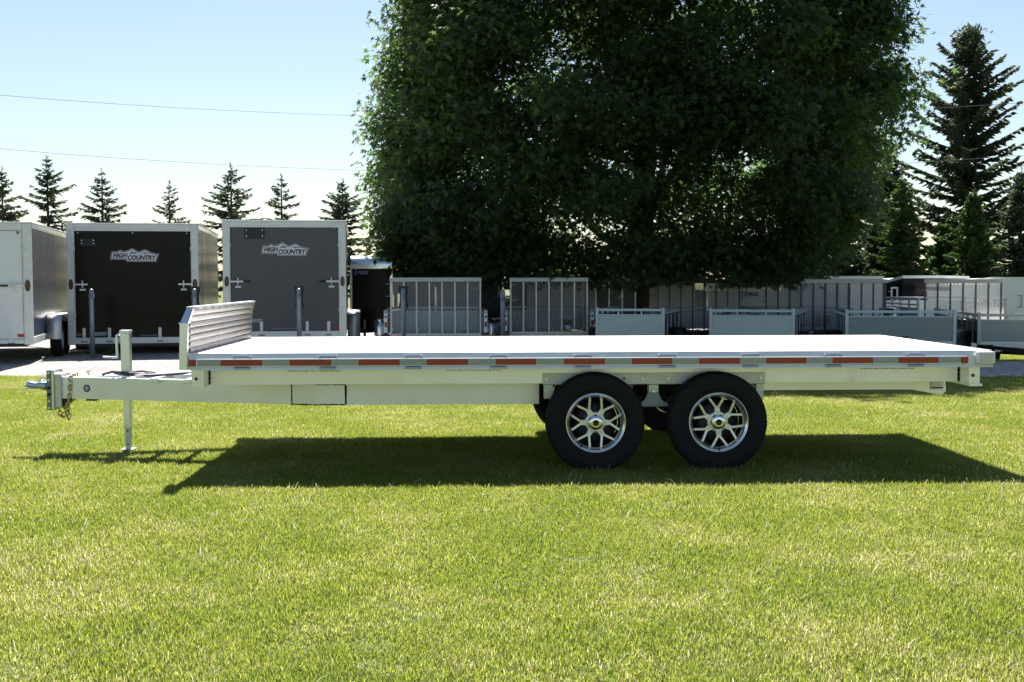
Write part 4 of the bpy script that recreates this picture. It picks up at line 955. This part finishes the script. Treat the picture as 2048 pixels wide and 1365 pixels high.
# ------------------------------------------------------------------ the big maple
LEAF = mat('maple_leaf', (.022, .036, .015), .5, 0, trans=.42, spec=.25, island=[(.028, .045, .016), (.038, .060, .018), (.025, .040, .014)], tval=5.8)
def maple():
    cx0, cy0 = 2.82, 19.0; g = hgt(cx0, cy0)
    T = thing('maple_tree', 'huge dark green maple with a broad crown towering over the parked trailers', 'tree', (cx0, cy0, g))
    rg = np.random.default_rng(21)
    zk = np.array([1.4, 2.2, 3.3, 5, 7, 9.5, 12, 14, 15.6]); rk = np.array([4.5, 5.2, 5.9, 5.95, 5.65, 5.2, 4.2, 2.7, .4])
    Rz = lambda z: np.interp(z, zk, rk)
    ph = rg.uniform(0, 6.28, 12); fq = rg.integers(2, 9, 12); fz = rg.uniform(.5, 2.2, 12)
    def lob(a, z): return 1 + sum(.018 * np.sin(fq[i] * a + fz[i] * z + ph[i]) for i in range(12))
    def boughs(m, lo, hi):
        z_ = rg.uniform(lo, hi, 6 * m); a_ = rg.uniform(0, 2 * np.pi, 6 * m)
        k_ = (rg.uniform(0, 6.2, 6 * m) < Rz(z_)) & ((np.sin(a_) < .35) | (rg.uniform(0, 1, 6 * m) < .45))
        return z_[k_][:m], a_[k_][:m]
    z1, a1 = boughs(350, 1.9, 9.8); z2, a2 = boughs(110, 9.8, 15.)
    zb = np.concatenate([z1, z2]); ab = np.concatenate([a1, a2]); nb = len(zb)
    shell = rg.uniform(0, 1, nb) < .78
    rbgh = np.where(shell, rg.uniform(.65, 1.0, nb), 1.0)
    fb = np.where(shell, 1 - .11 * rg.uniform(0, 1, nb), rg.uniform(.15, .7, nb))
    radb = np.maximum(0, Rz(zb) * lob(ab, zb) * fb - rbgh * .62)
    per_b = np.where(zb > 10.2, 9, np.where(shell, 16, 13)); bi = np.repeat(np.arange(nb), per_b); n = len(bi)
    a = ab[bi]; z = zb[bi]
    d3 = rg.normal(0, 1, (n, 3)); d3 /= np.linalg.norm(d3, axis=1)[:, None]; d3[:, 2] *= .72
    oc = d3 * (rbgh[bi] * rg.uniform(.35, 1, n) ** .5)[:, None]
    C = np.stack([radb[bi] * np.cos(a) + (z - 3.3) * .11 - .47, radb[bi] * np.sin(a), z - g], 1) + oc
    C[:, 2] = np.maximum(C[:, 2], 1.62 - g + rg.uniform(0, .35, n))
    f = np.where(shell[bi], 1., .5)
    # a skirt of drooping sprays along the lower edge
    ns = 330; as_ = rg.uniform(-np.pi - .4, .4, ns); rs_ = 4.75 * lob(as_, 2.) * rg.uniform(.72, 1.0, ns)
    Cs = np.stack([rs_ * np.cos(as_) - .55, rs_ * np.sin(as_), rg.uniform(1.55, 2.1, ns) - g], 1)
    C = np.concatenate([C, Cs]); a = np.concatenate([a, as_]); f = np.concatenate([f, np.ones(ns)]); n += ns
    hi = C[:, 2] + g > 10.0
    per = np.where(hi, rg.integers(12, 22, n), rg.integers(28, 50, n))
    idx = np.repeat(np.arange(n), per); N = len(idx)
    sp = np.where(f[idx] > .8, .25, .40)
    off = rg.normal(0, 1, (N, 3)).clip(-1.7, 1.7) * np.stack([sp, sp, sp * .7], 1)
    P = C[idx] + off
    # sprays that poke out past the outline
    outw = np.stack([np.cos(a), np.sin(a), np.zeros(n)], 1)[idx]
    nrm = outw * rg.uniform(.0, .9, N)[:, None] + np.array([0, 0, 1.]) * rg.uniform(.3, 1, N)[:, None] + rg.normal(0, .45, (N, 3)); nrm /= np.linalg.norm(nrm, axis=1)[:, None]
    t = rg.normal(0, 1, (N, 3)) + outw * .8 - np.array([0, 0, .9]); t -= nrm * (t * nrm).sum(1)[:, None]; t /= np.linalg.norm(t, axis=1)[:, None]
    b = np.cross(nrm, t)
    tpl = np.array([(0, .05), (.46, -.08), (.20, .24), (.58, .52), (.17, .50), (.0, 1.05), (-.17, .50), (-.58, .52), (-.20, .24), (-.46, -.08)])
    s = rg.uniform(.10, .165, N) * np.where(hi[idx], 1.9, 1)
    bend = np.array([0, -.10, 0, -.10, 0, -.14, 0, -.10, 0, -.10])
    V = P[:, None, :] + s[:, None, None] * (b[:, None, :] * tpl[None, :, 0, None] + t[:, None, :] * tpl[None, :, 1, None] + nrm[:, None, :] * bend[None, :, None])
    V = V.reshape(-1, 3)
    me = poly_mesh('crown', V, np.arange(N)[:, None] * 10 + np.arange(10)); me.materials.append(LEAF)
    crown = link('crown', me, T); stuff(crown)
    rr = random.Random(4)
    def limb(mb, p, d, L, r, depth):
        pts = [Vector(p)]; d = Vector(d).normalized(); k = 6
        for i in range(k):
            d = (d + Vector((rr.uniform(-.16, .16), rr.uniform(-.16, .16), rr.uniform(-.04, .12)))).normalized(); pts.append(pts[-1] + d * L / k)
        mb.tube(pts, [r * (1 - .75 * i / k) for i in range(k + 1)], 7)
        if depth > 0:
            for i in range(2, k + 1):
                a_ = rr.uniform(0, 6.28); limb(mb, pts[i], d + Vector((math.cos(a_), math.sin(a_), rr.uniform(-.1, .5))) * .9, L * .5, r * .42 * (1 - .5 * i / k) + .008, depth - 1)
    tm = MB(); tm.tube([(0, 0, -.1), (.02, 0, .3), (.0, .05, 1.2), (.05, 0, 2.4), (.3, 0, 6), (.9, 0, 10), (1.6, .1, 13.5)], [.46, .36, .31, .29, .22, .13, .03], 14); tm.build('trunk', BARK, T)
    for i in range(13):
        a_ = i * 2.4 + rr.uniform(-.3, .3); zz = 2.0 + i * .65
        lm = MB(); limb(lm, (.05 + .07 * zz * .6, 0, zz), (math.cos(a_), math.sin(a_), .25 + .06 * i), 4.1 - .15 * i, .13 - .005 * i, 2); lm.build('limb', BARK, T)
maple()

# ------------------------------------------------------------------ conifers
def conifer(label, x, y, H, Rb, seed, m, zlow=.3, up=.1, droop=.25, dens=1., group='young spruces behind the enclosed trailers', tw=.30, wid=.045, bare=.0, cluster=0., power=.85):
    g = hgt(x, y); H = H - g
    T = thing('spruce_tree', label, 'tree', (x, y, g), 0, group)
    rg = np.random.default_rng(seed); quads = []; br = MB()
    z = zlow
    while z < H - .03 * H:
        t = z / H
        Lb = Rb * (1 - t) ** power * (1 if t < .9 else .9)
        k = int(rg.integers(5, 8))
        a0 = rg.uniform(0, 6.28)
        for i in range(k):
            zb_ = z + rg.uniform(-.5, .5) * max(.10, .075 * H * (1.05 - t * .6)) * (.9 if t < .92 else .3)
            L = max(.07, Lb * (rg.uniform(.25, 1.35) if group.startswith('young') else rg.uniform(.6, 1.12))); a = a0 + i * 2 * np.pi / k + rg.uniform(-.45, .45)
            u = up + .75 * max(0, t - .55) * 1.6 + rg.uniform(-.10, .10)
            d = np.array([np.cos(a), np.sin(a), 0])
            n = max(3, int(L / .10)); pts = []
            for j in range(n + 1):
                q = j / n; pts.append(d * (L * q) + np.array([0, 0, zb_ + L * (u * q - droop * q * (1 - .55 * q) * (1 - t * .6))]))
            br.tube([tuple(p) for p in (pts[0], pts[n // 2], pts[-1])], [.008 + .012 * L, .006 + .005 * L, .004], 4, False)
            sd_ = np.array([-np.sin(a), np.cos(a), 0])
            nt_ = max(3, int(L * 22 * dens))
            for j in range(nt_):
                q = (j + rg.uniform(0, 1)) / nt_
                if q < bare: continue
                p0 = pts[min(n, int(q * n))] * (1 - (q * n) % 1) + pts[min(n, int(q * n) + 1)] * ((q * n) % 1)
                l = tw * (1.05 - .6 * q) * rg.uniform(.5, 1.1) * min(1, .35 + L)
                s_ = rg.choice([-1, 1]); dd = d * rg.uniform(.35, 1.0) + sd_ * s_ * rg.uniform(.2, 1.0) + np.array([0, 0, rg.uniform(-.55, .30)])
                dd /= np.linalg.norm(dd); p1 = p0 + dd * l
                c = np.cross(dd, rg.normal(0, 1, 3)); c /= np.linalg.norm(c); w_ = wid * rg.uniform(.7, 1.3)
                mid = p0 + dd * l * .45
                quads.append((p0, mid + c * w_, p1, mid - c * w_))
                c2 = np.cross(dd, c); quads.append((p0, mid + c2 * w_, p1, mid - c2 * w_))
        z += max(.10, (.085 if group.startswith('young') else .055) * H * (1.05 - t * .6)) * rg.uniform(.8, 1.2) / (.6 + .4 * dens)
    # leader
    for j in range(16):
        zz = H * (.93 + .07 * j / 16); a = rg.uniform(0, 6.28); p0 = np.array([0, 0, zz]); dd = np.array([np.cos(a), np.sin(a), 1.1]); dd /= np.linalg.norm(dd); l = .05 + .012 * H
        c = np.cross(dd, rg.normal(0, 1, 3)); c /= np.linalg.norm(c); quads.append((p0, p0 + dd * l * .5 + c * .016, p0 + dd * l, p0 + dd * l * .5 - c * .016))
    if cluster:
        for j in range(int(500 * cluster)):
            p0 = np.array([rg.normal(0, .25), rg.normal(0, .25), H * rg.uniform(.90, .99)]); dd = rg.normal(0, 1, 3) + np.array([0, 0, .4]); dd /= np.linalg.norm(dd); l = .28
            c = np.cross(dd, rg.normal(0, 1, 3)); c /= np.linalg.norm(c); quads.append((p0, p0 + dd * l * .5 + c * .05, p0 + dd * l, p0 + dd * l * .5 - c * .05))
    V = np.array(quads).reshape(-1, 3); me = poly_mesh('crown', V, np.arange(len(quads))[:, None] * 4 + np.arange(4)); me.materials.append(m)
    stuff(link('crown', me, T)); br.build('branches', BARK, T)
    r0 = .02 + .014 * H
    MB().tube([(0, 0, -.1), (0, 0, H * .35), (0, 0, H * .75), (0, 0, H)], [r0, r0 * .75, r0 * .35, .006], 8).build('trunk', BARK, T)
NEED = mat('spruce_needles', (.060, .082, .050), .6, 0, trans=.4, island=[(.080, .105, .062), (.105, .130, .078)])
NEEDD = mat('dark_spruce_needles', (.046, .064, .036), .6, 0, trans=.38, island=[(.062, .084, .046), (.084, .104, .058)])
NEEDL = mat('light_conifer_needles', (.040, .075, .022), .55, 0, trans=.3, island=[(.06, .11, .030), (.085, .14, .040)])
for i, (x, h_, rb, bare, lab) in enumerate((
        (-16.4, 5.15, 2.2, 0, 'spruce half cut off by the left picture edge'), (-15.02, 5.55, 2.5, 0, 'dense spruce with a thin bare leader behind the leftmost trailer'),
        (-13.08, 5.07, 2.1, .12, 'sparse spruce with tiered branches over the gap between the two left trailers'), (-10.98, 4.70, 1.8, .2, 'smallest thin spruce above the black ramp door trailer'),
        (-9.01, 5.32, 2.6, .1, 'broad pointed spruce between the black and the grey ramp door trailers'), (-7.27, 4.91, 2.0, .15, 'slender spruce above the dark grey ramp door trailer'),
        (-5.30, 4.78, 2.7, .0, 'bushy spruce right of the dark grey trailer beside the maple'), (-3.6, 3.9, 2.5, .0, 'low spruce mostly hidden behind the left edge of the maple'))):
    conifer(lab, x, 31 + .3 * math.sin(i * 2.1), h_, rb, 40 + i, NEED, zlow=1.2, up=.12, droop=.35, dens=2.0 - bare, bare=bare, tw=.34, wid=.028, power=.95)
G2 = 'evergreens on the right behind the parked trailers'
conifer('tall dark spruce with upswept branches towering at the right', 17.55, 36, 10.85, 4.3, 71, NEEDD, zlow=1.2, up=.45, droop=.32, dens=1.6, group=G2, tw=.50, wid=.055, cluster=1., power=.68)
conifer('light green young conifer in front of the tall dark spruce', 14.1, 27, 4.15, 1.45, 72, NEEDL, zlow=.2, up=.35, droop=.2, dens=2.4, group=G2, tw=.34, wid=.05)
conifer('mid green conifer left of the tall spruce', 12.6, 29, 4.75, 1.7, 73, NEEDL, zlow=.2, up=.3, droop=.3, dens=1.6, group=G2, tw=.40, wid=.05)
conifer('dark conifer at the right picture edge behind the light green one', 16.9, 30, 5.1, 1.8, 74, NEED, zlow=.3, up=.3, droop=.25, dens=1.5, group=G2, tw=.42, wid=.05)
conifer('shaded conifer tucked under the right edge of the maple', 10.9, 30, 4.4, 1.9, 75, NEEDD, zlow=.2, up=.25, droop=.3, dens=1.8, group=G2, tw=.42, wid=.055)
conifer('bushy green conifer at the far right edge', 18.3, 28, 4.3, 1.7, 76, NEEDL, zlow=.2, up=.3, droop=.25, dens=1.8, group=G2, tw=.40, wid=.05)
conifer('dark spruce behind and left of the tall spruce', 15.3, 38, 6.6, 2.6, 77, NEEDD, zlow=.3, up=.3, droop=.3, dens=1.4, group=G2, tw=.5, wid=.055)
conifer('dense green conifer filling the gap at the foot of the tall spruce', 15.0, 31, 3.6, 2.0, 79, NEEDL, zlow=.2, up=.25, droop=.3, dens=2., group=G2, tw=.42, wid=.06)
conifer('dark low conifer between the maple and the light green conifer', 13.3, 33, 3.9, 1.9, 78, NEEDD, zlow=.2, up=.25, droop=.3, dens=2., group=G2, tw=.45, wid=.06)

for i, (x, h_) in enumerate(((-1.2, 1.5), (.9, 1.6), (2.9, 1.75), (5.2, 1.6), (7.6, 1.8))):
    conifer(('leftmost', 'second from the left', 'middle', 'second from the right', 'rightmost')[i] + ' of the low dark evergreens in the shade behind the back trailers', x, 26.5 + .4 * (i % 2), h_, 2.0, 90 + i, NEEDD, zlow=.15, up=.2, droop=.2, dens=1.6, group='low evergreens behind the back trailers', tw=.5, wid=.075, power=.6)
# ------------------------------------------------------------------ overhead wires
def wire(label, z_l, sag, ye):
    mb = MB(); pts = []
    for k in range(61):
        x = -60 + 120 * k / 60; pts.append((x, 29, z_l + sag * ((x - 1.5) / 17) ** 2))
    o = mb.tube(pts, .0065, 5).build('power_line', mat('wire_grey', (.10, .11, .12), .6)); tag(o, label, 'cable', 'overhead wires across the sky')
wire('upper of the two thin overhead wires', 6.48, .69, 0)
wire('lower of the two thin overhead wires', 4.78, .74, 0)

# ------------------------------------------------------------------ small weeds in the gravel
def weed(label, x, y, h_, m, seed):
    rg = random.Random(seed); mb = MB()
    for i in range(26):
        a = rg.uniform(0, 6.28); l = h_ * rg.uniform(.5, 1); z = rg.uniform(0, h_ * .6); dx, dy = math.cos(a), math.sin(a); w_ = .03
        mb.add([(0, 0, z), (dx * l * .4 - dy * w_, dy * l * .4 + dx * w_, z + l * .35), (dx * l * .6, dy * l * .6, z + l * .4), (dx * l * .4 + dy * w_, dy * l * .4 - dx * w_, z + l * .35)], [(0, 1, 2, 3)])
    mb.tube([(0, 0, 0), (0, 0, h_)], .006, 5)
    o = mb.build('weed', m); o.location = (x, y, 0); tag(o, label, 'weed', 'weeds in the gravel')
weed('dark leafy weed growing beside the leftmost bollard', -7.72, 13.5, .22, NEEDL, 1)
weed('small yellow green weed in front of the leftmost trailer', -8.75, 13.0, .07, NEEDL, 2)
